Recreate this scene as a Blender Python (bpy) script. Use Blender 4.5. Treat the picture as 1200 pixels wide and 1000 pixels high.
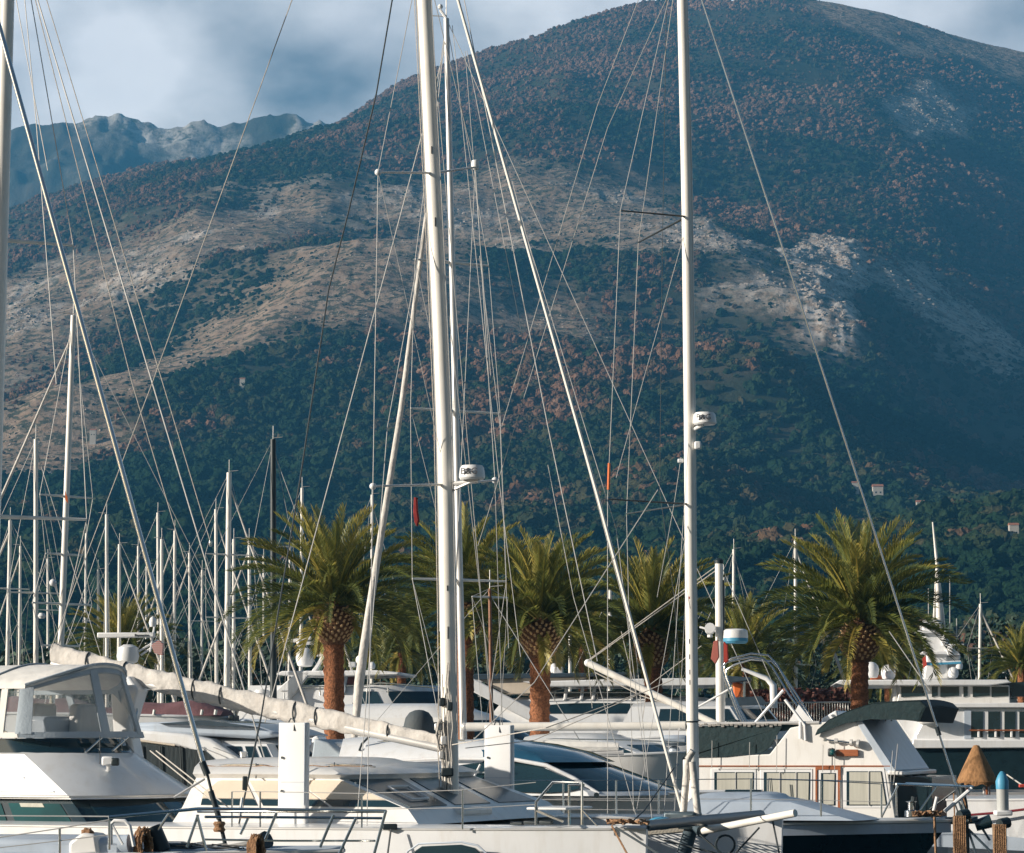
import bpy, bmesh, math, random
import numpy as np
from mathutils import Vector, Matrix
R = math.radians
random.seed(7); rng = np.random.default_rng(7)
for o in list(bpy.data.objects): bpy.data.objects.remove(o)
SC = bpy.context.scene; COL = SC.collection

# ---------------------------------------------------------------- camera
F, CX, CY, HOR = 3000.0, 600.0, 500.0, 870.0
PITCH = math.atan((HOR - CY) / F)
CAM = Vector((0, 0, 2.6))
cd = bpy.data.cameras.new('camera'); cam = bpy.data.objects.new('camera', cd); COL.objects.link(cam)
cam.location = CAM; cam.rotation_euler = (math.pi/2 + PITCH, 0, 0)
cd.sensor_width = 36; cd.lens = 36*F/1200; cd.clip_start = 0.5; cd.clip_end = 20000
SC.camera = cam
FW = Vector((0, math.cos(PITCH), math.sin(PITCH))); UP = Vector((0, -math.sin(PITCH), math.cos(PITCH)))

# ---------------------------------------------------------------- light
SUN_EL, SUN_AZ = R(17), R(75)          # azimuth: from straight behind the camera round to the left
SUN_DIR = Vector((-math.sin(SUN_AZ)*math.cos(SUN_EL), -math.cos(SUN_AZ)*math.cos(SUN_EL), math.sin(SUN_EL)))
sd = bpy.data.lights.new('sun', 'SUN'); sun = bpy.data.objects.new('sun', sd); COL.objects.link(sun)
sun.rotation_euler = SUN_DIR.to_track_quat('Z', 'Y').to_euler()
sd.energy = 5.0; sd.angle = R(0.5); sd.color = (1.0, 0.91, 0.79)
W = bpy.data.worlds.new('World'); SC.world = W; W.use_nodes = True
nt = W.node_tree; nt.nodes.clear()
def N(t, typ, **kw):
    n = t.nodes.new(typ)
    for k, v in kw.items(): setattr(n, k, v)
    return n
sky = N(nt, 'ShaderNodeTexSky', sky_type='NISHITA', sun_disc=False, sun_elevation=SUN_EL,
        sun_rotation=math.atan2(SUN_DIR.x, SUN_DIR.y), air_density=1.0, dust_density=1.2, ozone_density=1.5)
tc = N(nt, 'ShaderNodeTexCoord'); mp = N(nt, 'ShaderNodeMapping'); mp.inputs['Scale'].default_value = (5, 3, 8)
mp.inputs['Location'].default_value = (1.3, 0.2, 0.5)
no = N(nt, 'ShaderNodeTexNoise'); no.inputs['Scale'].default_value = 2.1; no.inputs['Detail'].default_value = 6; no.inputs['Roughness'].default_value = .48
rp = N(nt, 'ShaderNodeMapRange'); rp.inputs[1].default_value = .28; rp.inputs[2].default_value = .62
no2 = N(nt, 'ShaderNodeTexNoise'); no2.inputs['Scale'].default_value = 2.6; no2.inputs['Detail'].default_value = 4
cl = N(nt, 'ShaderNodeMix', data_type='RGBA'); cl.inputs['A'].default_value = (12.5, 12.8, 14, 1); cl.inputs['B'].default_value = (21, 20.7, 20.6, 1)
mx = N(nt, 'ShaderNodeMix', data_type='RGBA')
mu = N(nt, 'ShaderNodeMath', operation='MULTIPLY'); mu.inputs[1].default_value = .9
bg = N(nt, 'ShaderNodeBackground'); bg.inputs['Strength'].default_value = 0.05
out = N(nt, 'ShaderNodeOutputWorld')
L = nt.links.new
L(tc.outputs['Generated'], mp.inputs[0]); L(mp.outputs[0], no.inputs['Vector']); L(mp.outputs[0], no2.inputs['Vector'])
L(no.outputs['Fac'], rp.inputs[0]); sx = N(nt, 'ShaderNodeSeparateXYZ'); L(tc.outputs['Generated'], sx.inputs[0])
el = N(nt, 'ShaderNodeMapRange'); el.inputs[1].default_value = .42; el.inputs[2].default_value = .30; el.inputs[3].default_value = .05; L(sx.outputs['Z'], el.inputs[0])   # cloud banks lie low, clear blue overhead
ey = N(nt, 'ShaderNodeMapRange'); ey.inputs[1].default_value = .25; ey.inputs[2].default_value = .8; L(sx.outputs['Y'], ey.inputs[0])   # and bank up over the mountains ahead
em0 = N(nt, 'ShaderNodeMath', operation='MULTIPLY'); L(rp.outputs[0], em0.inputs[0]); L(ey.outputs[0], em0.inputs[1])
em = N(nt, 'ShaderNodeMath', operation='MULTIPLY'); L(em0.outputs[0], em.inputs[0]); L(el.outputs[0], em.inputs[1])
L(em.outputs[0], mu.inputs[0]); L(mu.outputs[0], mx.inputs['Factor'])
L(no2.outputs['Fac'], cl.inputs['Factor']); L(sky.outputs[0], mx.inputs['A']); L(cl.outputs['Result'], mx.inputs['B'])
L(mx.outputs['Result'], bg.inputs['Color']); L(bg.outputs[0], out.inputs['Surface'])
SC.view_settings.view_transform = 'Standard'; SC.view_settings.look = 'None'
SC.view_settings.exposure = 0.54; SC.view_settings.gamma = 1
SC.cycles.max_bounces = 8; SC.cycles.volume_bounces = 0; SC.cycles.transparent_max_bounces = 24
SC.cycles.use_denoising = True

# ---------------------------------------------------------------- projection helpers
def ray(px, py): return Vector(((px-CX)/F, 0, 0)) + UP*((CY-py)/F) + FW
def P(px, py, D):
    d = ray(px, py); return CAM + d*(D/d.y)
class Side:
    """vertical plane along a boat: u runs to the bow, v across the beam away from the near side"""
    def __init__(s, px0, D0, yaw):
        o = P(px0, HOR, D0); a = R(yaw); s.o = Vector((o.x, o.y, 0))
        s.u = Vector((math.cos(a), -math.sin(a), 0)); s.v = Vector((math.sin(a), math.cos(a), 0))
    def p(s, px, py, off=0):
        d = ray(px, py); q = s.o + s.v*off - CAM
        return CAM + d*(q.dot(s.v)/d.dot(s.v))
    def s(s_, px, off=0): return (s_.p(px, 900, off) - s_.o).dot(s_.u)
    def z(s, px, py, off=0): return s.p(px, py, off).z
    def w(s, a, off, z): return s.o + s.u*a + s.v*off + Vector((0, 0, z))

# ---------------------------------------------------------------- materials
def newmat(name):
    m = bpy.data.materials.new(name); m.use_nodes = True
    return m, m.node_tree, m.node_tree.nodes['Principled BSDF']
def mat(name, col, rough=.5, metal=0., var=.12, scale=3., bump=0., bscale=20., spec=.5, dirt=None, coat=0., stretch=None, trans=0.):
    """surface whose colour wanders a little with object-space noise; dirt adds streaks of a second colour"""
    m, t, b = newmat(name)
    tc = N(t, 'ShaderNodeTexCoord'); mp = N(t, 'ShaderNodeMapping')
    if stretch: mp.inputs['Scale'].default_value = stretch
    t.links.new(tc.outputs['Object'], mp.inputs[0])
    n = N(t, 'ShaderNodeTexNoise'); n.inputs['Scale'].default_value = scale; n.inputs['Detail'].default_value = 6
    t.links.new(mp.outputs[0], n.inputs['Vector'])
    r = N(t, 'ShaderNodeMapRange'); r.inputs[1].default_value = .3; r.inputs[2].default_value = .7
    r.inputs[3].default_value = 1-var; r.inputs[4].default_value = 1+var
    t.links.new(n.outputs['Fac'], r.inputs[0])
    mm = N(t, 'ShaderNodeMix', data_type='RGBA', blend_type='MULTIPLY'); mm.inputs['Factor'].default_value = 1
    mm.inputs['A'].default_value = (*col, 1); t.links.new(r.outputs[0], mm.inputs['B'])
    res = mm.outputs['Result']
    if dirt:
        n2 = N(t, 'ShaderNodeTexNoise'); n2.inputs['Scale'].default_value = 4.; n2.inputs['Detail'].default_value = 8; n2.inputs['Roughness'].default_value = .65
        mp2 = N(t, 'ShaderNodeMapping'); mp2.inputs['Scale'].default_value = (1.5, 1.5, .35); t.links.new(tc.outputs['Object'], mp2.inputs[0]); t.links.new(mp2.outputs[0], n2.inputs['Vector'])
        r2 = N(t, 'ShaderNodeMapRange'); r2.inputs[1].default_value = .5; r2.inputs[2].default_value = .75; r2.inputs[4].default_value = dirt[3]
        t.links.new(n2.outputs['Fac'], r2.inputs[0])
        m2 = N(t, 'ShaderNodeMix', data_type='RGBA'); m2.inputs['B'].default_value = (*dirt[:3], 1)
        t.links.new(r2.outputs[0], m2.inputs['Factor']); t.links.new(res, m2.inputs['A']); res = m2.outputs['Result']
    t.links.new(res, b.inputs['Base Color'])
    b.inputs['Roughness'].default_value = rough; b.inputs['Metallic'].default_value = metal
    b.inputs['Specular IOR Level'].default_value = spec; b.inputs['Coat Weight'].default_value = coat
    if bump:
        nb = N(t, 'ShaderNodeTexNoise'); nb.inputs['Scale'].default_value = bscale; nb.inputs['Detail'].default_value = 4
        t.links.new(mp.outputs[0], nb.inputs['Vector'])
        bp = N(t, 'ShaderNodeBump'); bp.inputs['Strength'].default_value = bump; bp.inputs['Distance'].default_value = .05
        t.links.new(nb.outputs['Fac'], bp.inputs['Height']); t.links.new(bp.outputs[0], b.inputs['Normal'])
    if trans:
        tr = N(t, 'ShaderNodeBsdfTransparent'); mxs = N(t, 'ShaderNodeMixShader'); mxs.inputs[0].default_value = trans
        o = t.nodes['Material Output']
        t.links.new(b.outputs[0], mxs.inputs[1]); t.links.new(tr.outputs[0], mxs.inputs[2]); t.links.new(mxs.outputs[0], o.inputs['Surface'])
    return m
M = {}
M['gel'] = mat('white_gelcoat', (.73, .735, .735), .28, var=.04, scale=1.5, dirt=(.5, .45, .38, .35), coat=.3)
M['gel2'] = mat('cream_gelcoat', (.72, .705, .675), .34, var=.05, scale=1.2, dirt=(.45, .4, .33, .4), coat=.2)
M['deck'] = mat('grey_deck', (.50, .52, .53), .6, var=.1, scale=4, bump=.1, bscale=60, dirt=(.3, .29, .27, .4))
M['bluegel'] = mat('blue_grey_and_shade_gelcoat', (.42, .48, .55), .35, var=.08, dirt=(.3, .3, .3, .3))  # blue-grey parts; also the shade painted on white decks and the trawler front
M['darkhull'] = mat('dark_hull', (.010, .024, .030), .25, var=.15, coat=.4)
M['black'] = mat('black_fitting', (.012, .022, .026), .5)
M['glass'] = mat('dark_glass', (.010, .028, .036), .06, var=.3, scale=.8, spec=.7, coat=.5)
M['greenglass'] = mat('green_glass', (.008, .060, .060), .06, var=.5, scale=.9, spec=.6, coat=.5)
M['blueroof'] = mat('blue_glass_roof', (.018, .075, .13), .12, var=.2, coat=.6)
M['clear'] = mat('clear_vinyl', (.25, .29, .30), .06, var=.2, scale=4, trans=.82, bump=.15, bscale=3)
M['fabric'] = mat('pale_canvas', (.66, .64, .60), .85, var=.08, scale=6, bump=.25, bscale=8)
M['greyfabric'] = mat('grey_and_shade_canvas', (.33, .38, .42), .85, var=.1, bump=.15, bscale=30)  # grey cloth; also the shade painted on the flybridge enclosure front
M['beige'] = mat('beige_window_cover', (.58, .50, .40), .8, var=.08, bump=.1, bscale=40)
M['sailcover'] = mat('weathered_sail_cover', (.54, .51, .47), .9, var=.12, scale=5, bump=.8, bscale=5, dirt=(.34, .29, .24, .5))
M['green'] = mat('dark_green_canvas', (.004, .021, .025), .8, var=.2, scale=6, bump=.3, bscale=12)
M['blackcanvas'] = mat('black_canvas', (.012, .022, .026), .8, var=.25, scale=3, bump=.3, bscale=9, stretch=(2, 2, .4))
M['maroon'] = mat('maroon_canvas', (.16, .075, .08), .85, var=.2, bump=.3)
M['steel'] = mat('stainless_steel', (.62, .62, .60), .22, metal=1, var=.1)
M['wire'] = mat('stainless_wire', (.46, .45, .43), .5, metal=.3, var=.1)
M['darkwire'] = mat('dark_rigging', (.04, .05, .055), .5)
M['mast'] = mat('white_painted_mast', (.74, .71, .65), .38, var=.06, scale=2, dirt=(.45, .38, .3, .35), coat=.2, stretch=(2, 2, .5))
M['alu'] = mat('grey_aluminium', (.55, .54, .52), .4, metal=.35, var=.1)
M['greyalu'] = mat('dark_grey_beam', (.07, .10, .12), .4, metal=.3)
M['rope'] = mat('tan_rope', (.30, .17, .09), .95, var=.35, scale=40, bump=.6, bscale=80)
M['whiterope'] = mat('white_rope', (.44, .41, .37), .9, var=.2, scale=30)
M['wood'] = mat('varnished_wood', (.30, .095, .035), .4, var=.2, scale=8, coat=.4, stretch=(1, 1, 6))
M['post'] = mat('weathered_wood', (.26, .17, .10), .9, var=.4, scale=9, bump=.8, bscale=14, stretch=(4, 4, .5))
M['straw'] = mat('woven_straw', (.40, .21, .09), .95, var=.3, scale=8, bump=.8, bscale=45, stretch=(3, 3, .6))
M['blue'] = mat('blue_paint', (.06, .27, .42), .5, var=.15)
M['orange'] = mat('orange_plastic', (.62, .14, .03), .5)
M['red'] = mat('red_cloth', (.50, .06, .04), .8)
M['redstripe'] = mat('dark_red_stripe', (.20, .02, .03), .5)
M['curtain'] = mat('cream_curtain', (.42, .41, .35), .8, var=.1, scale=3, stretch=(8, 8, .3))
M['domecover'] = mat('dark_grey_cover', (.05, .062, .068), .75, var=.15, bump=.15)
M['plastic'] = mat('white_plastic', (.69, .69, .685), .35, var=.03)
M['ink'] = mat('dark_lettering', (.03, .03, .035), .6)
M['net'] = mat('grey_netting', (.30, .27, .22), .9, var=.3, scale=60)
M['stone'] = mat('quay_stone', (.30, .28, .25), .85, var=.25, scale=2, bump=.4)
M['trunk'] = mat('palm_trunk', (.24, .095, .042), .95, var=.55, scale=14, bump=1., bscale=22)
M['boss'] = mat('palm_leaf_bases', (.15, .072, .034), .95, var=.5, scale=18, bump=.8)
M['stub'] = mat('cut_leaf_ends', (.50, .33, .17), .9, var=.4, scale=9)
M['bushleaf'] = mat('dark_bush_leaves', (.035, .065, .045), .8, var=.6, scale=1.5)
M['plaster'] = mat('pale_plaster', (.5, .46, .4), .9)
M['screen'] = mat('tinted_screen', (.030, .062, .075), .28, var=.35, scale=2)
M['slate'] = mat('blue_grey_glass', (.04, .06, .08), .2, var=.2)
M['tile'] = mat('terracotta_tiles', (.35, .15, .09), .9, var=.3, scale=5)

# ---------------------------------------------------------------- mesh builder
class MB:
    def __init__(s): s.v = []; s.f = []
    def add(s, vs, fs):
        k = len(s.v); s.v += [Vector(p) for p in vs]; s.f += [tuple(i+k for i in f) for f in fs]; return s
    def box(s, c, sx, sy, sz, ax=None):
        """axis-aligned box, or along the three axes ax"""
        c = Vector(c); X, Y, Z = ax or (Vector((1, 0, 0)), Vector((0, 1, 0)), Vector((0, 0, 1)))
        vs = [c + X*(a*sx/2) + Y*(b*sy/2) + Z*(d*sz/2) for a in (-1, 1) for b in (-1, 1) for d in (-1, 1)]
        return s.add(vs, [(0, 1, 3, 2), (4, 6, 7, 5), (0, 4, 5, 1), (2, 3, 7, 6), (0, 2, 6, 4), (1, 5, 7, 3)])
    def prism(s, pts, vec):
        n = len(pts); vec = Vector(vec)
        vs = [Vector(p) for p in pts] + [Vector(p)+vec for p in pts]
        return s.add(vs, [tuple(range(n-1, -1, -1)), tuple(range(n, 2*n))] + [(i, (i+1) % n, n+(i+1) % n, n+i) for i in range(n)])
    def loft(s, rings, closed=True, cap0=True, cap1=True):
        n = len(rings[0]); k = len(s.v); s.v += [Vector(p) for r in rings for p in r]
        for i in range(len(rings)-1):
            for j in range(n if closed else n-1):
                a = k+i*n+j; b = k+i*n+(j+1) % n; s.f.append((a, b, b+n, a+n))
        if cap0: s.f.append(tuple(k+j for j in range(n-1, -1, -1)))
        if cap1: s.f.append(tuple(k+(len(rings)-1)*n+j for j in range(n)))
        return s
    def tube(s, pts, r, n=6, cap=True, flat=None):
        """tube along pts; r a number or one per point; flat=(axis, factor) squashes the section"""
        pts = [Vector(p) for p in pts]; rr = r if isinstance(r, (list, tuple)) else [r]*len(pts)
        rings = []; prev = None
        for i, p in enumerate(pts):
            d = (pts[min(i+1, len(pts)-1)] - pts[max(i-1, 0)]).normalized()
            a = prev if prev is not None else (Vector((0, 0, 1)) if abs(d.z) < .9 else Vector((1, 0, 0)))
            a = (a - d*a.dot(d)).normalized(); prev = a; b = d.cross(a)
            ring = []
            for k in range(n):
                q = (a*math.cos(k*2*math.pi/n) + b*math.sin(k*2*math.pi/n))*rr[i]
                if flat: q = q + flat[0]*(q.dot(flat[0])*(flat[1]-1))
                ring.append(p+q)
            rings.append(ring)
        return s.loft(rings, True, cap, cap)
    def lathe(s, c, prof, n=16, ax=None):
        """profile of (radius, height) turned about the vertical (or about ax=(X,Y,Z))"""
        c = Vector(c); X, Y, Z = ax or (Vector((1, 0, 0)), Vector((0, 1, 0)), Vector((0, 0, 1)))
        rings = [[c + X*(r*math.cos(k*2*math.pi/n)) + Y*(r*math.sin(k*2*math.pi/n)) + Z*h for k in range(n)] for r, h in prof]
        return s.loft(rings, True, prof[0][0] > 1e-4, prof[-1][0] > 1e-4)
    def ball(s, c, rx, ry=None, rz=None, n=12):
        c = Vector(c); ry = ry or rx; rz = rz or rx; m = n//2
        rings = [[c + Vector((rx*math.sin(math.pi*i/m)*math.cos(k*2*math.pi/n), ry*math.sin(math.pi*i/m)*math.sin(k*2*math.pi/n), -rz*math.cos(math.pi*i/m))) for k in range(n)] for i in range(m+1)]
        rings[0] = [p+Vector((0, 0, 0)) for p in rings[0]]
        return s.loft(rings, True, False, False)
    def build(s, name, m, parent=None, loc=None, bevel=0, sharp=38, smooth=True):
        o0 = ORG[parent.name] if parent is not None else (Vector(loc) if loc is not None else Vector((0, 0, 0)))
        me = bpy.data.meshes.new(name); me.from_pydata([tuple(p-o0) for p in s.v], [], s.f)
        bm = bmesh.new(); bm.from_mesh(me); bmesh.ops.remove_doubles(bm, verts=bm.verts, dist=1e-5)
        bmesh.ops.recalc_face_normals(bm, faces=bm.faces)
        if smooth:
            for f in bm.faces: f.smooth = True
            for e in bm.edges: e.smooth = len(e.link_faces) == 2 and e.calc_face_angle(0) < R(sharp)
        bm.to_mesh(me); bm.free()
        me.materials.append(M[m] if isinstance(m, str) else m)
        o = bpy.data.objects.new(name, me); COL.objects.link(o)
        if parent is not None: o.parent = parent
        else: o.location = o0
        ORG[o.name] = o0
        if bevel:
            b = o.modifiers.new('bevel', 'BEVEL'); b.width = bevel; b.segments = 2; b.limit_method = 'ANGLE'; b.angle_limit = R(35)
        return o
ORG = {}
def tag(o, label=None, cat=None, group=None, kind=None):
    if label: o['label'] = label
    if cat: o['category'] = cat
    if group: o['group'] = group
    if kind: o['kind'] = kind
    return o
def thing(name, label, cat, loc, group=None):
    o = bpy.data.objects.new(name, None); COL.objects.link(o); o.location = loc; o.empty_display_size = .3
    ORG[o.name] = Vector(loc); return tag(o, label, cat, group)
def kids(o): return [c for c in bpy.data.objects if c.parent == o]
def copy_tree(o, parent=None):
    c = o.copy(); COL.objects.link(c)
    if parent is not None: c.parent = parent
    for ch in kids(o): copy_tree(ch, c)
    return c
def wire(root, name, pts, r, m='wire', n=5, sag=0):
    pts = [Vector(p) for p in pts]
    if sag and len(pts) == 2:
        a, b = pts; pts = [a.lerp(b, i/8) - Vector((0, 0, sag*4*(i/8)*(1-i/8))) for i in range(9)]
    return MB().tube(pts, r, n).build(name, m, root)
def text_part(txt, size, M4, m, parent, name='lettering', depth=.004):
    cu = bpy.data.curves.new('lettering', 'FONT'); cu.body = txt; cu.size = size; cu.align_x = 'CENTER'; cu.align_y = 'CENTER'; cu.extrude = depth
    to = bpy.data.objects.new('t', cu); COL.objects.link(to)
    bpy.context.view_layer.update()
    me = bpy.data.meshes.new_from_object(to.evaluated_get(bpy.context.evaluated_depsgraph_get()))
    bpy.data.objects.remove(to); me.name = name; me.transform(Matrix.Translation(-ORG[parent.name]) @ M4)
    me.materials.clear(); me.materials.append(M[m])
    o = bpy.data.objects.new(name, me); COL.objects.link(o); o.parent = parent; ORG[o.name] = ORG[parent.name]
    return o
def facing(c, right, up):
    """matrix that lays a text's x along right and y along up at c"""
    right = right.normalized(); n = right.cross(up).normalized(); up = n.cross(right)
    m = Matrix((right, up, n)).transposed().to_4x4(); m.translation = c; return m

# ---------------------------------------------------------------- boat helpers
def hull_rings(B, s0, s1, beam, z0, z1, off=0., rake=.6, zb=-.4, fine=2.2, full=.45, stern=.9, n=18, wl=.82, sag=.0):
    """sections from stern to bow; returns rings (near sheer .. keel .. far sheer) and the sheer lines"""
    rings = []; near = []; far = []; c = off + beam/2
    for i in range(n+1):
        t = i/n
        hb = beam/2*(1-max(0, (t-full)/(1-full))**fine)*(stern+(1-stern)*min(1, t/.35)); hb = max(hb, .03)
        zs = z0+(z1-z0)*t**1.6 - sag*4*t*(1-t)
        sec = []
        for (k, h) in ((1, 1), (.97, .62), ((1+wl)/2, .3), (wl, 0), (.45, -.7), (0, -1)):
            z = zs*h if h >= 0 else -zb*h
            flare = k if t < .6 else k - (t-.6)*.5*(1-max(h, 0))*k
            sec.append((hb*max(flare, 0), z, s0+(s1-s0-rake)*t + rake*t**2*(max(h, 0))))
        ring = [B.w(s, c-y, z) for y, z, s in sec] + [B.w(s, c+y, z) for y, z, s in sec[-2::-1]]
        rings.append(ring); near.append(ring[0]); far.append(ring[-1])
    return rings, near, far
def add_hull(root, B, s0, s1, beam, z0, z1, m='gel', deckm='deck', strake=None, name='hull', crown=.06, **kw):
    rings, near, far = hull_rings(B, s0, s1, beam, z0, z1, **kw)
    h = MB().loft(rings, False, True, True).build(name, m, root, sharp=50)
    d = MB(); rows = []
    for a, b in zip(near, far):
        rows.append([a.lerp(b, k/6) + Vector((0, 0, crown*(1-(k/3-1)**2) - .01)) for k in range(7)])
    d.loft(rows, False, False, False).build('deck', deckm, root)
    if strake:
        MB().tube(near, strake[0], 6).tube(far, strake[0], 6).tube([near[0], far[0]], strake[0], 6).build('rubbing_strake', strake[1], root)
    return near, far
def Rg(B, py, off0, off1, pa, pc, pm, p=2.4, z=None):
    """a ring of a superstructure: height from py, near/far offsets, pixel columns of aft edge, front corner and front middle"""
    c = (off0+off1)/2
    return dict(z=B.z(pc, py, off0) if z is None else z, a=off0, b=off1, sa=B.s(pa, off0), sc=B.s(pc, off0), sm=B.s(pm, c), p=p)
def rpt(B, r, t):
    if t <= 1: return B.w(r['sa']+(r['sc']-r['sa'])*t, r['a'], r['z'])
    if t >= 2: return B.w(r['sc']+(r['sa']-r['sc'])*(t-2), r['b'], r['z'])
    k = t-1
    return B.w(r['sc']+(r['sm']-r['sc'])*(1-abs(2*k-1)**r['p']), r['a']+(r['b']-r['a'])*k, r['z']+r.get('arch', 0)*(1-abs(2*k-1)**2.2))
TS = [i/6 for i in range(6)] + [1+i/14 for i in range(14)] + [2+i/6 for i in range(7)]
def shell(B, rings, crown=0., m0=None, cap=True):
    mb = MB(); rows = [[rpt(B, r, t) for t in TS] for r in rings]
    if crown:                                  # domed roof: shrink the last ring twice
        last = rows[-1]; c = sum(last, Vector())/len(last)
        for k, h in ((.86, .55), (.6, .85), (.3, .97)): rows.append([c.lerp(p, k)+Vector((0, 0, crown*h)) for p in last])
    return mb.loft(rows, True, True, cap)
def cpt(B, rings, t, h):
    i = min(int(h), len(rings)-2); f = h-i
    return rpt(B, rings[i], t).lerp(rpt(B, rings[i+1], t), f)
def patch(B, rings, t0, t1, h0, h1, d=.012, n=8, mb=None, shape=None, k=3):
    """pane lying on a shell: shape(a) -> (low, high) trims it along its length"""
    mb = mb or MB(); rows_o = []; rows_i = []
    cen = sum((rpt(B, rings[0], t) for t in (0, 1, 2, 3)), Vector())/4
    for i in range(n+1):
        a = i/n; t = t0+(t1-t0)*a; lo, hi = shape(a) if shape else (0, 1)
        ro = []; ri = []
        for j in range(k+1):
            h = h0+(h1-h0)*(lo+(hi-lo)*j/k); p = cpt(B, rings, t, h)
            e = .01; nn = (cpt(B, rings, min(t+e, 3), h)-cpt(B, rings, max(t-e, 0), h)).cross(cpt(B, rings, t, h0+(h1-h0)*.6)-cpt(B, rings, t, h0+(h1-h0)*.4))
            if nn.dot(p-cen) < 0: nn = -nn
            nn.normalize(); ro.append(p+nn*d); ri.append(p-nn*.01)
        rows_o.append(ro); rows_i.append(ri)
    rings_ = [o+i[::-1] for o, i in zip(rows_o, rows_i)]
    return mb.loft(rings_, True, True, True)
def tx(B, r, px): return (B.s(px, r['a'])-r['sa'])/(r['sc']-r['sa'])      # near-side t of a pixel column
def slab(B, pts, off, depth):
    """outline given in the photograph's columns and rows, standing at offset off, as deep as depth"""
    return MB().prism([B.p(x, y, off) for x, y in pts], B.v*depth)
def rail(root, pts, posts, r=.014, foot=None, m='steel', name='guard_rail'):
    mb = MB().tube(pts, r, 6)
    for a, b in posts: mb.tube([a, b], r*.9, 6)
    return mb.build(name, m, root)
def radome(root, c, r, h, label='radar', txt=None, right=None, ink='ink'):
    o = MB().lathe(c, [(r*.88, 0), (r, h*.12), (r, h*.3), (r*.93, h*.8), (r*.8, h*.97), (0.0001, h)], 24).build('radar_dome', 'plastic', root)
    if txt:
        right = right or Vector((1, 0, 0)); n = right.cross(Vector((0, 0, 1)))
        text_part(txt, h*.62, facing(Vector(c)+n*(r*.99)+Vector((0, 0, h*.5)), right, Vector((0, 0, 1))), ink, o)
    return o
def satdome(mb, c, r):
    return mb.lathe(c, [(r*.6, -r*1.05), (r*.8, -r*.95), (r, -r*.3), (r, 0), (r*.9, r*.45), (r*.62, r*.8), (r*.3, r*.96), (.0001, r)], 18)
# ---------------------------------------------------------------- terrain
def vnoise(x, y, seed):
    r = np.random.default_rng(seed); T = r.random((256, 256))
    xi = np.floor(x).astype(int); yi = np.floor(y).astype(int); fx = x-xi; fy = y-yi
    fx = fx*fx*(3-2*fx); fy = fy*fy*(3-2*fy); g = lambda a, b: T[a % 256, b % 256]
    return (g(xi, yi)*(1-fx)+g(xi+1, yi)*fx)*(1-fy)+(g(xi, yi+1)*(1-fx)+g(xi+1, yi+1)*fx)*fy
def fbm(x, y, seed, o=4, ridged=False):
    s = 0; a = .5
    for k in range(o):
        n = vnoise(x*2**k+k*17.3, y*2**k+k*9.1, seed+k)*2-1
        s = s+a*((1-2*abs(n)) if ridged else n); a *= .5
    return s
def Parr(px, py, D):
    px, py, D = (np.asarray(q, float) for q in (px, py, D))
    dx = (px-CX)/F; k = (CY-py)/F; dy = FW.y+UP.y*k; dz = FW.z+UP.z*k
    return dx/dy*D, D, CAM.z+dz/dy*D
def project(X, Y, Z):
    z = Z-CAM.z; d = Y*FW.y+z*FW.z
    return CX+F*X/d, CY-F*(Y*UP.y+z*UP.z)/d
def rbf(ctrl, X, Y, smooth=1e-3):
    P0 = np.array(ctrl, float); x, y, z = Parr(P0[:, 0], P0[:, 1], P0[:, 2])
    S = 1000.
    K = lambda d2: np.where(d2 > 0, d2*np.log(np.maximum(d2, 1e-12))/2, 0)
    n = len(x); A = np.zeros((n+3, n+3)); d2 = ((x[:, None]-x)**2+(y[:, None]-y)**2)/S**2
    A[:n, :n] = K(d2)+smooth*np.eye(n); A[:n, n] = 1; A[:n, n+1] = x/S; A[:n, n+2] = y/S; A[n:, :n] = A[:n, n:].T
    w = np.linalg.solve(A, np.concatenate([z, np.zeros(3)]))
    out = np.empty(X.size); Xf = X.ravel(); Yf = Y.ravel()
    for i in range(0, X.size, 20000):
        a, b = Xf[i:i+20000], Yf[i:i+20000]
        out[i:i+20000] = K(((a[:, None]-x)**2+(b[:, None]-y)**2)/S**2) @ w[:n] + w[n]+w[n+1]*a/S+w[n+2]*b/S
    return out.reshape(X.shape)
def polymask(px, py, poly, soft, nz=0):
    """1 inside the polygon (photograph's columns and rows), fading over soft"""
    p = np.array(poly, float); q = np.roll(p, -1, 0); d = np.full(px.shape, 1e9); ins = np.zeros(px.shape, bool)
    for (x0, y0), (x1, y1) in zip(p, q):
        ex, ey = x1-x0, y1-y0; t = np.clip(((px-x0)*ex+(py-y0)*ey)/(ex*ex+ey*ey+1e-9), 0, 1)
        d = np.minimum(d, np.hypot(px-x0-ex*t, py-y0-ey*t))
        c = ((y0 > py) != (y1 > py)) & (px < (x1-x0)*(py-y0)/(y1-y0+1e-9)+x0); ins ^= c
    return np.clip(.5+(np.where(ins, d, -d)+nz)/(2*soft), 0, 1)
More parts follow.
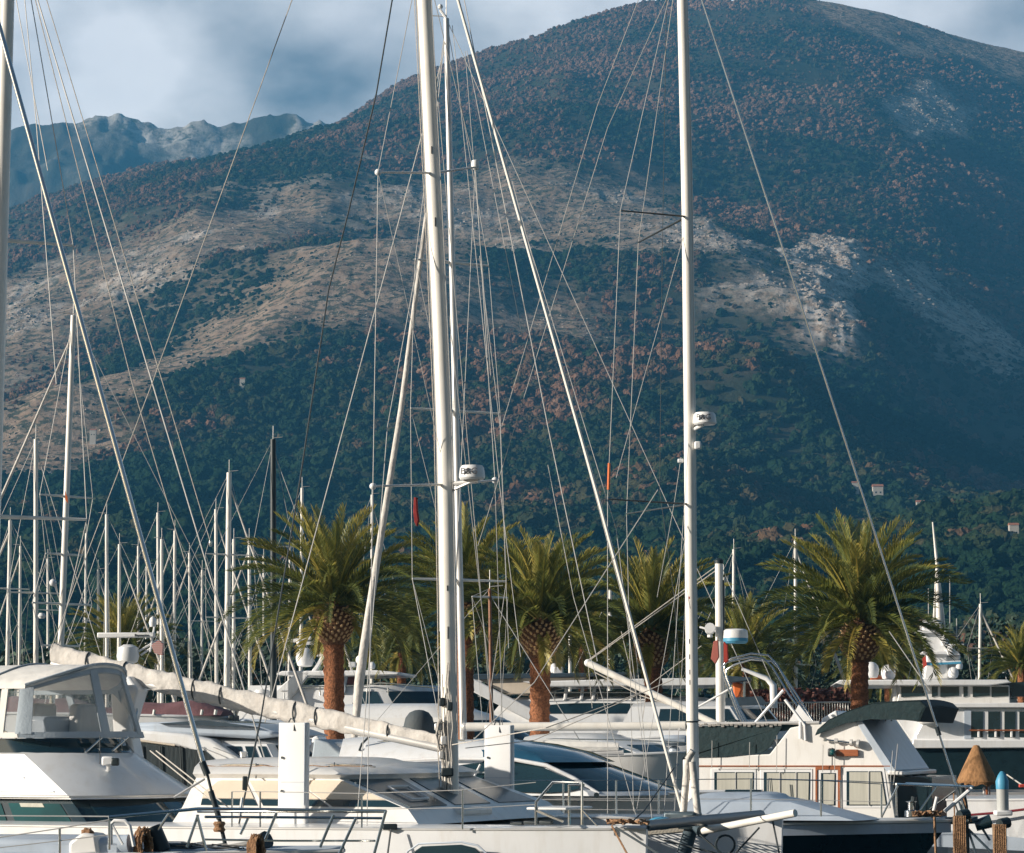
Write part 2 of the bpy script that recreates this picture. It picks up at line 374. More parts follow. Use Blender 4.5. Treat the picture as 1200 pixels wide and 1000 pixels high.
CT = {
 430: {-300: 838, 0: 836, 300: 836, 600: 836, 900: 836, 1200: 836, 1500: 836},
 650: {-300: 768, 0: 765, 300: 768, 600: 765, 900: 758, 1200: 752, 1500: 745},
 900: {-300: 700, 0: 694, 300: 684, 600: 672, 800: 664, 950: 652, 1050: 640, 1200: 642, 1500: 630},
 1200: {-300: 612, 0: 602, 300: 592, 600: 584, 720: 565, 810: 548, 850: 556, 900: 606, 960: 650, 1080: 668, 1200: 650, 1500: 600},
 1500: {-300: 520, 0: 504, 300: 492, 500: 482, 650: 470, 780: 452, 880: 436, 925: 440, 975: 500, 1040: 572, 1110: 606, 1200: 610, 1500: 540},
 1800: {-300: 460, 0: 432, 120: 412, 200: 385, 300: 348, 430: 316, 520: 322, 640: 368, 760: 378, 900: 368, 990: 362, 1025: 376, 1065: 438, 1110: 490, 1200: 535, 1500: 490},
 2100: {-300: 420, 0: 372, 100: 335, 200: 305, 320: 285, 450: 296, 560: 286, 640: 275, 750: 258, 860: 280, 960: 310, 1030: 322, 1080: 345, 1200: 425, 1500: 410},
 2400: {-300: 380, -100: 330, 0: 302, 100: 268, 250: 228, 400: 205, 520: 198, 640: 184, 740: 205, 850: 236, 950: 238, 1030: 240, 1100: 275, 1200: 335, 1500: 340},
 2700: {-300: 345, -100: 300, 0: 268, 150: 226, 250: 206, 300: 198, 350: 184, 450: 152, 600: 118, 750: 108, 850: 118, 1000: 140, 1100: 175, 1200: 225, 1500: 260},
 3000: {-300: 330, -100: 278, 0: 256, 60: 232, 110: 219, 170: 197, 230: 194, 300: 199, 350: 185, 400: 152, 500: 104, 600: 80, 750: 52, 900: 45, 1000: 60, 1100: 92, 1200: 135, 1500: 210},
 3300: {-300: 380, -100: 330, 0: 300, 100: 262, 300: 222, 350: 192, 400: 154, 450: 114, 500: 96, 550: 76, 600: 62, 650: 45, 700: 22, 760: 9, 840: 1, 900: -4, 960: 1, 1000: 8, 1050: 22, 1100: 40, 1150: 57, 1200: 69, 1500: 150},
 3800: {-300: 520, 0: 450, 300: 380, 500: 250, 700: 140, 900: 95, 1100: 130, 1200: 160, 1500: 240}}
ctrl = [(x, y, Y) for Y, row in CT.items() for x, y in row.items()]
NU, NV = 760, 640
us = np.linspace(-.30, .30, NU); tv = np.linspace(0, 1, NV); Ys = 425+(3760-425)*(tv**1.25)
UU, YY = np.meshgrid(us, Ys); XX = UU*YY
ZZ = rbf(ctrl, XX, YY)
px, py = project(XX, YY, ZZ)
amp = np.clip((YY-430)/700, 0, 1)
soft = np.where(YY > 2850, np.where(px < 450, .3, .5), 1.)
ZZ = ZZ+amp*soft*(fbm(XX/340, YY/340, 11, 3, True)*24+fbm(XX/110, YY/110, 31, 4, True)*9)
nz = fbm(XX/70, YY/70, 51, 5)
n2 = fbm(XX/22, YY/22, 71, 3)
J = nz*34+n2*16
R1 = polymask(px, py, [(-60, 380), (60, 318), (170, 285), (260, 262), (350, 242), (430, 222), (520, 205), (640, 184), (740, 204), (800, 245), (870, 292), (990, 350), (1000, 392), (930, 385), (860, 350), (780, 330), (690, 300), (560, 300), (430, 292), (330, 300), (240, 340), (150, 372), (60, 440), (-60, 480)], 16, J)
R2 = polymask(px, py, [(-60, 520), (60, 478), (170, 430), (270, 368), (350, 322), (430, 306), (520, 310), (600, 335), (700, 372), (745, 405), (690, 410), (590, 380), (480, 375), (400, 388), (320, 402), (250, 440), (150, 500), (60, 560), (-60, 590)], 16, J)
R3 = polymask(px, py, [(905, 315), (955, 290), (1000, 305), (1015, 360), (985, 392), (935, 372)], 9, J*.6)
R4 = polymask(px, py, [(1020, 330), (1080, 320), (1180, 395), (1230, 470), (1170, 470), (1080, 420)], 14, J*.9-10)
R5 = polymask(px, py, [(1030, 130), (1088, 92), (1138, 128), (1130, 162), (1068, 172)], 9, J*.5)
R6 = polymask(px, py, [(930, -10), (1010, 0), (1100, 35), (1230, 70), (1230, 90), (1090, 62), (1000, 30)], 8, J*.8+3)
R7 = polymask(px, py, [(680, 255), (860, 270), (960, 350), (900, 372), (800, 320)], 20, J*1.3-12)
ROCK = np.clip(np.maximum.reduce([R1*.75, R2*.9, R3*1.2, R4*.75, R5, R6*.9, R7*.8]), 0, 1)
CLIFF = np.clip(np.maximum.reduce([R3, R5*.7, R7*.8, R4*.6, R1*np.clip(fbm(XX/45, YY/45, 91, 3)*2.2-.1, 0, 1)*.8]), 0, 1)
ZZ = ZZ+CLIFF*fbm(XX/14, YY/14, 101, 3, True)*4.5+ROCK*n2*1.5
# wooded folds stay green within the bare shoulders
def heightmesh(name, X, Y, Z, attrs, m):
    nv, nu = X.shape; me = bpy.data.meshes.new(name); me.vertices.add(nu*nv)
    me.vertices.foreach_set('co', np.stack([X, Y, Z], -1).astype(np.float32).ravel())
    idx = np.arange(nu*nv).reshape(nv, nu); q = np.stack([idx[:-1, :-1], idx[:-1, 1:], idx[1:, 1:], idx[1:, :-1]], -1).reshape(-1, 4)
    me.loops.add(q.size); me.loops.foreach_set('vertex_index', q.ravel().astype(np.int32))
    me.polygons.add(len(q)); me.polygons.foreach_set('loop_start', np.arange(0, q.size, 4, dtype=np.int32))
    me.polygons.foreach_set('use_smooth', np.ones(len(q), bool)); me.update(calc_edges=True)
    for k, a in attrs.items():
        at = me.attributes.new(k, 'FLOAT', 'POINT'); at.data.foreach_set('value', a.astype(np.float32).ravel())
    me.materials.append(m); o = bpy.data.objects.new(name, me); COL.objects.link(o); ORG[o.name] = Vector((0, 0, 0)); return o
def terrain_mat(name, low, high, rockA, rockB, cliff, sc=1.):
    m, t, b = newmat(name); l = t.links.new
    tc = N(t, 'ShaderNodeTexCoord')
    def noise(s, d=8, r=.6):
        n = N(t, 'ShaderNodeTexNoise'); n.inputs['Scale'].default_value = s*sc; n.inputs['Detail'].default_value = d; n.inputs['Roughness'].default_value = r
        l(tc.outputs['Object'], n.inputs['Vector']); return n.outputs['Fac']
    def rng_(x, a, b_, c=0., d=1.):
        r = N(t, 'ShaderNodeMapRange'); r.inputs[1].default_value = a; r.inputs[2].default_value = b_; r.inputs[3].default_value = c; r.inputs[4].default_value = d; l(x, r.inputs[0]); return r.outputs[0]
    def mix(f, A, B_):
        x = N(t, 'ShaderNodeMix', data_type='RGBA'); l(f, x.inputs['Factor'])
        for s, c in (('A', A), ('B', B_)):
            if isinstance(c, tuple): x.inputs[s].default_value = (*c, 1)
            else: l(c, x.inputs[s])
        return x.outputs['Result']
    ar = N(t, 'ShaderNodeAttribute', attribute_name='rock'); ac = N(t, 'ShaderNodeAttribute', attribute_name='cliff')
    wood = mix(rng_(noise(.02), .4, .6), low, high)
    bare = mix(rng_(noise(.05), .35, .65), rockA, rockB)
    scrub = mix(rng_(noise(.13, 6, .7), .47, .56), bare, (.075, .075, .045))
    col = mix(ar.outputs['Fac'], wood, scrub)
    f = N(t, 'ShaderNodeMath', operation='MULTIPLY'); l(rng_(noise(.09, 8, .72), .44, .56), f.inputs[0]); l(ac.outputs['Fac'], f.inputs[1])
    col = mix(f.outputs[0], col, cliff)
    l(col, b.inputs['Base Color']); b.inputs['Roughness'].default_value = .95; b.inputs['Specular IOR Level'].default_value = .1
    bp = N(t, 'ShaderNodeBump'); bp.inputs['Strength'].default_value = .9; bp.inputs['Distance'].default_value = 2.2/sc**.5; l(noise(.16, 8, .7), bp.inputs['Height']); l(bp.outputs[0], b.inputs['Normal'])
    return m
tm = terrain_mat('mountain_ground', (.040, .048, .024), (.070, .060, .036), (.30, .20, .13), (.43, .32, .235), (.56, .50, .44))
tag(heightmesh('mountain', XX, YY, ZZ, dict(rock=ROCK, cliff=CLIFF), tm), kind='structure')

# far bare range seen over the left shoulder
fs = {-400: 170, -200: 150, 0: 158, 40: 150, 70: 146, 100: 137, 130: 138, 160: 147, 190: 152, 220: 144, 255: 153, 280: 149, 315: 140, 345: 142, 380: 150, 450: 140, 600: 170, 800: 200}
fu = np.linspace(-.36, .06, 320); fY = np.linspace(3700, 4450, 150); FU, FY = np.meshgrid(fu, fY); FX = FU*FY
fpx = CX+F*FU*.985
crest = np.interp(fpx, list(fs), list(fs.values()))
_, _, zc_ = Parr(fpx, crest, 4150.)
prof = np.clip((FY-3700)/450, 0, 1)**.8; back = np.clip((FY-4150)/300, 0, 1)
FZ = zc_*(0.45+.55*prof)-back*300+(1-np.exp(-((FY-4150)/120)**2))*(fbm(FX/260, FY/260, 131, 4, True)*70)+fbm(FX/55, FY/55, 141, 4, True)*17
frock = np.clip(.28+fbm(FX/150, FY/150, 151, 4)*2.8, 0, 1)*np.clip((prof-.5)*2.2, .25, 1); 
tag(heightmesh('distant_mountains', FX, FY, FZ, dict(rock=frock, cliff=frock), terrain_mat('distant_rock', (.05, .055, .04), (.07, .065, .05), (.24, .22, .2), (.33, .30, .27), (.45, .43, .4), .45)), kind='structure')

# woods on the slopes: one mass of small rounded crowns
def tree_points(n, seed):
    r = np.random.default_rng(seed)
    cell = np.zeros((NV-1, NU-1)); dY = np.diff(Ys)[:, None]; w = (YY[:-1, :-1]*(us[1]-us[0]))*dY
    dens = 1-.86*np.clip((ROCK[:-1, :-1]-.25)*1.6, 0, 1)
    clear = np.clip(fbm(XX/120, YY/120, 171, 3)[:-1, :-1]*2+1.1, .25, 1)
    prob = (w*dens*clear*np.where(YY[:-1, :-1] > 3420, 0, 1)*(1+1.2*(YY[:-1, :-1] < 1500))).ravel(); prob /= prob.sum()
    k = r.choice(prob.size, n, p=prob); j, i = np.divmod(k, NU-1); a = r.random(n); b = r.random(n)
    bl = lambda A: (A[j, i]*(1-a)+A[j, i+1]*a)*(1-b)+(A[j+1, i]*(1-a)+A[j+1, i+1]*a)*b
    x, y, z = bl(XX), bl(YY), bl(ZZ); rk = bl(ROCK)
    sc = (1.6+4.0*r.random(n)**2.4)*(1-.74*np.clip(rk*1.5, 0, 1))*(1.0-.42*np.clip((y-1000)/1900, 0, 1))*np.clip(.55+(y-450)/1300, .55, 1)
    # browner high up and in patches, green below
    tint = np.clip(.38+.34*(y-1600)/1400+fbm(x/110, y/110, 181, 4)*.95+r.normal(0, .15, n), 0, 1)
    return np.stack([x, y, z], -1), sc, tint
pts, sc, tint = tree_points(150000, 5)
me = bpy.data.meshes.new('mountain_woods'); me.vertices.add(len(pts)); me.vertices.foreach_set('co', pts.astype(np.float32).ravel())
at = me.attributes.new('tint', 'FLOAT', 'POINT'); at.data.foreach_set('value', tint.astype(np.float32))
at = me.attributes.new('size', 'FLOAT_VECTOR', 'POINT'); at.data.foreach_set('vector', np.stack([sc*rng.uniform(.75, 1.25, len(sc)), sc*rng.uniform(.75, 1.25, len(sc)), sc*rng.uniform(.55, 1.25, len(sc))], -1).astype(np.float32).ravel())
wood = bpy.data.objects.new('mountain_woods', me); COL.objects.link(wood); tag(wood, 'mixed green and brown winter woods covering the mountain slopes', 'woods', kind='stuff')
m, t, b = newmat('woodland_crowns')
at = N(t, 'ShaderNodeAttribute', attribute_type='INSTANCER', attribute_name='tint'); cr = N(t, 'ShaderNodeValToRGB'); e = cr.color_ramp.elements
e[0].position = 0; e[0].color = (.012, .030, .014, 1); e[1].position = 1; e[1].color = (.22, .13, .085, 1)
for p_, c_ in ((.35, (.026, .042, .018)), (.55, (.065, .056, .028)), (.75, (.145, .078, .046))): q = e.new(p_); q.color = (*c_, 1)
t.links.new(at.outputs['Fac'], cr.inputs[0])
tcn = N(t, 'ShaderNodeTexCoord'); nn = N(t, 'ShaderNodeTexNoise'); nn.inputs['Scale'].default_value = 2.4; nn.inputs['Detail'].default_value = 5
t.links.new(tcn.outputs['Object'], nn.inputs['Vector']); mr = N(t, 'ShaderNodeMapRange'); mr.inputs[1].default_value = .3; mr.inputs[2].default_value = .7; mr.inputs[3].default_value = .7; mr.inputs[4].default_value = 1.3
t.links.new(nn.outputs['Fac'], mr.inputs[0]); ml = N(t, 'ShaderNodeMix', data_type='RGBA', blend_type='MULTIPLY'); ml.inputs['Factor'].default_value = 1
t.links.new(cr.outputs[0], ml.inputs['A']); t.links.new(mr.outputs[0], ml.inputs['B']); t.links.new(ml.outputs['Result'], b.inputs['Base Color'])
b.inputs['Roughness'].default_value = .95; b.inputs['Specular IOR Level'].default_value = .05
bp = N(t, 'ShaderNodeBump'); bp.inputs['Strength'].default_value = 1; bp.inputs['Distance'].default_value = .35; nb = N(t, 'ShaderNodeTexNoise'); nb.inputs['Scale'].default_value = 4
t.links.new(tcn.outputs['Object'], nb.inputs['Vector']); t.links.new(nb.outputs['Fac'], bp.inputs['Height']); t.links.new(bp.outputs[0], b.inputs['Normal'])
g = bpy.data.node_groups.new('scatter_crowns', 'GeometryNodeTree'); g.interface.new_socket('Geometry', in_out='INPUT', socket_type='NodeSocketGeometry'); g.interface.new_socket('Geometry', in_out='OUTPUT', socket_type='NodeSocketGeometry')
gi = g.nodes.new('NodeGroupInput'); go = g.nodes.new('NodeGroupOutput'); gl = g.links.new
join = g.nodes.new('GeometryNodeGeometryToInstance')
for k in range(4):
    ico = g.nodes.new('GeometryNodeMeshIcoSphere'); ico.inputs['Radius'].default_value = 1; ico.inputs['Subdivisions'].default_value = 4
    sp = g.nodes.new('GeometryNodeSetPosition'); nz_ = g.nodes.new('ShaderNodeTexNoise'); nz_.noise_dimensions = '4D'; nz_.inputs['W'].default_value = k*3.7; nz_.inputs['Scale'].default_value = 1.5; nz_.inputs['Detail'].default_value = 3
    vm = g.nodes.new('ShaderNodeVectorMath'); vm.operation = 'SUBTRACT'; vm.inputs[1].default_value = (.5, .5, .42)
    vs = g.nodes.new('ShaderNodeVectorMath'); vs.operation = 'SCALE'; vs.inputs['Scale'].default_value = 2.0
    gl(nz_.outputs['Color'], vm.inputs[0]); gl(vm.outputs[0], vs.inputs[0]); gl(ico.outputs[0], sp.inputs['Geometry']); gl(vs.outputs[0], sp.inputs['Offset']); gl(sp.outputs[0], join.inputs[0])
iop = g.nodes.new('GeometryNodeInstanceOnPoints'); iop.inputs['Pick Instance'].default_value = True
m2p = g.nodes.new('GeometryNodeMeshToPoints'); sa = g.nodes.new('GeometryNodeInputNamedAttribute'); sa.data_type = 'FLOAT_VECTOR'; sa.inputs['Name'].default_value = 'size'
rv = g.nodes.new('FunctionNodeRandomValue'); rv.data_type = 'FLOAT_VECTOR'; rv.inputs[0].default_value = (-.3, -.3, 0); rv.inputs[1].default_value = (.3, .3, 6.28)
sm = g.nodes.new('GeometryNodeSetMaterial'); sm.inputs['Material'].default_value = m
gl(gi.outputs[0], m2p.inputs[0]); gl(m2p.outputs[0], iop.inputs['Points']); gl(join.outputs[0], iop.inputs['Instance']); gl(sa.outputs['Attribute'], iop.inputs['Scale']); gl(rv.outputs[0], iop.inputs['Rotation'])
gl(iop.outputs[0], sm.inputs[0]); gl(sm.outputs[0], go.inputs[0])
md = wood.modifiers.new('scatter', 'NODES'); md.node_group = g

# loose limestone blocks on the bare shoulders
r_ = np.random.default_rng(9); pb = (np.clip(ROCK[:-1, :-1]-.3, 0, 1)*(.35+CLIFF[:-1, :-1])*((YY[:-1, :-1]*(us[1]-us[0]))*np.diff(Ys)[:, None])).ravel(); pb /= pb.sum()
k_ = r_.choice(pb.size, 11000, p=pb); j_, i_ = np.divmod(k_, NU-1); a_, b_ = r_.random(11000), r_.random(11000)
bl = lambda A: (A[j_, i_]*(1-a_)+A[j_, i_+1]*a_)*(1-b_)+(A[j_+1, i_]*(1-a_)+A[j_+1, i_+1]*a_)*b_
rp_ = np.stack([bl(XX), bl(YY), bl(ZZ)-.2], -1); me = bpy.data.meshes.new('mountain_rocks'); me.vertices.add(11000); me.vertices.foreach_set('co', rp_.astype(np.float32).ravel())
rs_ = .35+1.3*r_.random(11000)**3*(.4+bl(CLIFF)); at = me.attributes.new('size', 'FLOAT_VECTOR', 'POINT'); at.data.foreach_set('vector', np.stack([rs_*1.3, rs_, rs_*.8], -1).astype(np.float32).ravel())
rocks = bpy.data.objects.new('mountain_rocks', me); COL.objects.link(rocks); tag(rocks, 'pale limestone blocks strewn over the bare mountain shoulders', 'rocks', kind='stuff')
g2 = g.copy(); g2.name = 'scatter_rocks'
for n_ in g2.nodes:
    if n_.bl_idname == 'GeometryNodeMeshIcoSphere': n_.inputs['Subdivisions'].default_value = 2
    if n_.bl_idname == 'GeometryNodeSetMaterial': n_.inputs['Material'].default_value = mat('limestone', (.36, .30, .25), .95, var=.35, scale=1.2)
md = rocks.modifiers.new('scatter', 'NODES'); md.node_group = g2

# water, quay and the flat ground behind it
m, t, b = newmat('harbour_water'); b.inputs['Base Color'].default_value = (.012, .045, .055, 1); b.inputs['Roughness'].default_value = .06
tcn = N(t, 'ShaderNodeTexCoord'); nn = N(t, 'ShaderNodeTexNoise'); nn.inputs['Scale'].default_value = 1.6; nn.inputs['Detail'].default_value = 5; bp = N(t, 'ShaderNodeBump'); bp.inputs['Strength'].default_value = .5; bp.inputs['Distance'].default_value = .25
t.links.new(tcn.outputs['Object'], nn.inputs['Vector']); t.links.new(nn.outputs['Fac'], bp.inputs['Height']); t.links.new(bp.outputs[0], b.inputs['Normal'])
tag(MB().add([(-700, -60, 0), (700, -60, 0), (700, 440, 0), (-700, 440, 0)], [(0, 1, 2, 3)]).build('water', m), kind='structure')
tag(MB().box((0, 79, .35), 160, 7, 1.5).build('quay', 'stone', bevel=.05), kind='structure')
tag(MB().add([(-700, 395, 1.1), (700, 395, 1.1), (700, 480, 9), (-700, 480, 9), (-700, 395, -2), (700, 395, -2)], [(0, 1, 2, 3), (4, 5, 1, 0)]).build('shore', 'stone'), kind='structure')

# haze
HB = MB().box((0, 2200, 579), 4400, 4600, 1162)
hm = bpy.data.materials.new('air'); hm.use_nodes = True; t = hm.node_tree; t.nodes.clear()
pv = N(t, 'ShaderNodeVolumePrincipled'); pv.inputs['Color'].default_value = (.12, .50, .93, 1); pv.inputs['Density'].default_value = 1.45e-4; pv.inputs['Anisotropy'].default_value = .1
mo = N(t, 'ShaderNodeOutputMaterial'); t.links.new(pv.outputs[0], mo.inputs['Volume'])
hz = HB.build('haze', hm, smooth=False); tag(hz, 'thin blue air between the marina and the mountains', 'haze', kind='stuff')
Z3 = Vector((0, 0, 1))
# ---------------------------------------------------------------- palms
m, t, b = newmat('palm_fronds')
at = N(t, 'ShaderNodeAttribute', attribute_name='tint'); cr = N(t, 'ShaderNodeValToRGB'); e = cr.color_ramp.elements
e[0].color = (.018, .040, .012, 1); e[1].color = (.60, .40, .10, 1); q = e.new(.45); q.color = (.135, .155, .028, 1); q = e.new(.7); q.color = (.38, .32, .065, 1)
t.links.new(at.outputs['Fac'], cr.inputs[0]); t.links.new(cr.outputs[0], b.inputs['Base Color']); b.inputs['Roughness'].default_value = .5
tl = N(t, 'ShaderNodeBsdfTranslucent'); ms = N(t, 'ShaderNodeMixShader'); ms.inputs[0].default_value = .25
t.links.new(cr.outputs[0], tl.inputs['Color']); t.links.new(b.outputs[0], ms.inputs[1]); t.links.new(tl.outputs[0], ms.inputs[2]); t.links.new(ms.outputs[0], t.nodes['Material Output'].inputs['Surface'])
M['frond'] = m
def palm_crown(seed, n=66, Lf=3.25, base=(0, 0, 0)):
    r = random.Random(seed); vs = []; fs = []; tint = []
    for i in range(n):
        f = (i+.5)/n; az = i*2.39996+r.uniform(-.25, .25)
        el = R(86-103*f**.9+r.uniform(-6, 6)); Lr = Lf*(r.uniform(.88, 1.1))*(.92+.16*math.sin(f*math.pi)); droop = R(22+52*f**.7+r.uniform(-10, 24))
        H = Vector((math.cos(az), math.sin(az), 0)); S = Vector((-math.sin(az), math.cos(az), 0)); S = (S+Vector((0, 0, r.uniform(-.25, .25)))).normalized()
        p = Vector(base)+H*.25*(.3+f)+Vector((0, 0, .3*(1-f))); n_s = 22; pts = []; ds = []; old = max(0, f-.8)*3.2; tb = .07+.32*r.random()+old*.8*r.random()+(.16 if f < .4 else 0)
        if i >= n-3: el = R(-30-r.uniform(0, 30)); Lr *= .5; droop = R(35); tb = .5+.15*r.random(); p = Vector(base)+H*.4-Z3*.2      # dry fronds hanging under the crown
        for k in range(n_s+1):
            a = el-droop*(k/n_s)**1.7; d = H*math.cos(a)+Vector((0, 0, math.sin(a))); pts.append(p); ds.append(d); p = p+d*(Lr/n_s)
        # midrib
        for k in range(n_s):
            w0, w1 = .035*(1-k/n_s)+.006, .035*(1-(k+1)/n_s)+.006; kk = len(vs)
            vs += [pts[k]-S*w0, pts[k]+S*w0, pts[k+1]+S*w1, pts[k+1]-S*w1]; fs.append((kk, kk+1, kk+2, kk+3)); tint += [min(1, tb+.30)]*4
        m_l = 44
        for k in range(m_l):
            tt = .07+.93*k/m_l; x = tt*n_s; i0 = min(int(x), n_s-1); q = pts[i0].lerp(pts[i0+1], x-i0); d = ds[i0]; U = S.cross(d)
            if U.z < 0: U = -U
            ll = (.42*math.sin(math.pi*min(1, .12+tt*.80))**.7+.1)*r.uniform(.85, 1.12)
            for s_ in (-1, 1):
                dr = (d*(.7+.5*tt)+S*s_*(.75-.25*tt)+U*(.55+r.uniform(-.15, .15))).normalized()
                wv = d*.026; tip = q+dr*ll-Vector((0, 0, .10*ll)); mid = q+dr*ll*.55; kk = len(vs)
                vs += [q-wv*.6, q+wv*.6, mid+wv, tip, mid-wv]; fs.append((kk, kk+1, kk+2, kk+3, kk+4))
                c = tb+r.uniform(-.1, .1); tint += [c, c, c+.05, min(1, c+.22+.2*tt), c+.05]
    me = bpy.data.meshes.new('crown'); me.from_pydata([tuple(v) for v in vs], [], fs)
    a = me.attributes.new('tint', 'FLOAT', 'POINT'); a.data.foreach_set('value', np.clip(np.array(tint, np.float32), 0, 1)); me.materials.append(M['frond']); return me
CROWNS = [palm_crown(3, 96, 3.15), palm_crown(8, 78, 3.), palm_crown(21, 90, 2.9), palm_crown(33, 72, 3.), palm_crown(47, 100, 3.15)]
def palm(px_trunk, D, py_crown, rt=.31, k=0, s=1., rot=0, label='', boss=1., small=False):
    base = P(px_trunk, HOR, D); gz = 1.1; top = P(px_trunk, py_crown, D).z        # top: centre the fronds grow from
    root = thing('palm_tree', label, 'palm tree', (base.x, D, gz), 'palms on the quay'); c = Vector((base.x, D, 0)); r = random.Random(k+px_trunk); root.rotation_euler = (R(r.uniform(-1.2, 1.2)), R(r.uniform(-1.5, 1.5)), 0)
    prof = []; zt = top-1.12*s; n = 34
    rings = []
    for i in range(n+1):
        z = gz+(zt-gz)*i/n; rr = rt*(1+.16*math.exp(-i/3))*(1+.05*(-1)**i); rings.append([c+Vector((rr*(1+.05*r.uniform(-1, 1))*math.cos(j*math.pi/9), rr*(1+.05*r.uniform(-1, 1))*math.sin(j*math.pi/9), z)) for j in range(18)])
    MB().loft(rings).build('trunk', 'trunk', root)
    bs = MB().lathe(c+Vector((0, 0, zt)), [(rt*.98, 0), (rt*1.45*boss, .18*s), (rt*1.9*boss, .5*s), (rt*1.95*boss, .8*s), (rt*1.5, 1.1*s), (rt*.7, 1.35*s)], 20).build('leaf_base_ball', 'boss', root)
    st = MB()
    for i in range(150):
        f = i/150; az = i*2.39996; h = .08+1.05*f; rr = np.interp(h, [0, .18, .5, .8, 1.15], [rt, rt*1.45*boss, rt*1.9*boss, rt*1.95*boss, rt*1.5]); d = Vector((math.cos(az), math.sin(az), 0))
        q = c+d*rr*.94+Vector((0, 0, zt+h*s)); e = (d+Vector((0, 0, .75))).normalized(); st.tube([q, q+e*.13], [.058, .036], 5, flat=(e.cross(Vector((-d.y, d.x, 0))), .55))
    st.build('cut_leaf_ends', 'stub', bs)
    o = bpy.data.objects.new('crown', CROWNS[k % 5]); COL.objects.link(o); o.parent = root; o.location = (0, 0, top-gz); o.scale = (s, s, s); o.rotation_euler = (0, 0, rot); ORG[o.name] = Vector((0, 0, 0))
    return root
palm(393, 80, 714, .315, 0, 1.0, .4, 'leftmost big palm with red trunk top, its trunk crossed by the sagging sail cover')
palm(545, 86, 708, .31, 1, 1.0, 2.2, 'palm half hidden behind the catamaran mast')
palm(632, 80, 731, .31, 2, .97, 1.1, 'palm right of the catamaran mast with reddish trunk above the far white boom')
palm(768, 84, 744, .29, 3, .98, 3.7, 'palm in front of the tilted white derrick boom, just left of the second mast')
palm(1006, 82, 733, .285, 4, 1.06, 5.1, 'palm behind the trawler awning, rightmost of the big palms', boss=1.15)
# smaller palms farther back
def low_palm(px_, D, py, s, k, label):
    b_ = P(px_, py, D); root = thing('small_palm', label, 'palm tree', (b_.x, D, 1.1), 'small palms farther back')
    MB().tube([(b_.x, D, 1.1), (b_.x+.05, D, b_.z)], [.24, .2], 10).build('trunk', 'trunk', root)
    o = bpy.data.objects.new('crown', CROWNS[k]); COL.objects.link(o); o.parent = root; o.location = (0, 0, b_.z-1.1); o.scale = (s,)*3; o.rotation_euler = (0, 0, k*2.+px_)
low_palm(142, 118, 765, .85, 0, 'low palm behind the open radar scanner of the left boat')
low_palm(682, 122, 752, .85, 1, 'low palm seen between the two big middle palms')
low_palm(872, 112, 778, 1., 2, 'low palm under the steel awning arch')
low_palm(1040, 125, 785, .85, 0, 'low palm beside the white satellite dome')
low_palm(1196, 118, 782, .62, 1, 'low palm at the right edge of the photo')
low_palm(470, 120, 765, .9, 2, 'low palm between the furled sail and the catamaran mast')

# bushes and hedge along the shore behind the quay
def bush(px_, py_, D, w, h, label, k):
    r = random.Random(k); c = P(px_, py_, D); vs = []; fs = []
    for i in range(1500):
        u = r.uniform(-1, 1); th = r.uniform(0, 6.283); rad = r.random()**.35; q = Vector((math.sqrt(1-u*u)*math.cos(th)*w*rad, math.sqrt(1-u*u)*math.sin(th)*w*.7*rad, u*h*rad))
        q *= .75+.5*vnoise(np.array(q.x*1.1+k*3+50), np.array(q.z*1.1+q.y+50), 5)
        n_ = Vector((r.gauss(0, 1), r.gauss(0, 1), r.gauss(0, 1))).normalized(); a = n_.orthogonal().normalized()*r.uniform(.12, .26); b_ = n_.cross(a)*.6; kk = len(vs)
        vs += [c+q-a, c+q+b_, c+q+a, c+q-b_]; fs.append((kk, kk+1, kk+2, kk+3))
    mb = MB().add(vs, fs); root = thing('bush', label, 'bush', (c.x, D, 1.1), 'bushes behind the quay'); mb.build('foliage', 'bushleaf', root, smooth=False)
    MB().tube([(c.x, D, 1.), (c.x, D, c.z)], [.15, .08], 6).build('stem', 'trunk', root)
for i, (x, y, w, h, lb) in enumerate([(60, 800, 4., 2., 'dark bush low behind the left masts'), (175, 795, 3.2, 2.2, 'dark bush right of the radar scanner'), (300, 790, 4., 2.2, 'dark bush between the slim masts left of the first palm'),
        (450, 795, 4.2, 2.4, 'dark bush right of the first palm'), (585, 795, 3.6, 2.4, 'dark bush right of the catamaran mast'), (700, 795, 4.2, 2.4, 'dark bush behind the raised derrick boom end'),
        (890, 800, 4., 2.6, 'dark bush behind the steel awning arch'), (960, 800, 3.5, 2.4, 'dark bush left of the right palm trunk'), (1060, 792, 3.6, 2.2, 'dark bush between dome and signal mast'), (1165, 780, 4., 2.6, 'dark bush behind the right yacht roof')]):
    bush(x, y, 128+i % 3*4, w, h, lb, i)
# little houses on the slope
def hill_house(px_, py_, w, label, roofm='tile'):
    j = np.argmin(np.hypot(px_-PX2, py_-PY2)+np.where(YY > 2600, 1e5, 0)); c = Vector((XX.flat[j], YY.flat[j], ZZ.flat[j]+1.5))
    root = thing('hill_house', label, 'house', c, 'houses on the mountain slope'); h = w*.55
    MB().box(c+Vector((0, 0, h/2)), w, w*.7, h+8).build('wall', 'plaster', root)
    z = c.z+h+4.; y = w*.4; x = w*.55
    MB().prism([Vector((c.x-x, c.y-y, z)), Vector((c.x-x, c.y+y, z)), Vector((c.x-x, c.y, z+w*.25))], (2*x, 0, 0)).build('roof', roofm, root)
    mb = MB()
    for k in (-1, 1): MB().box(c+Vector((k*w*.22, -w*.35, h/2+2.4)), w*.14, .1, h*.3).build('window', 'glass', root)
PX2, PY2 = project(XX, YY, ZZ)
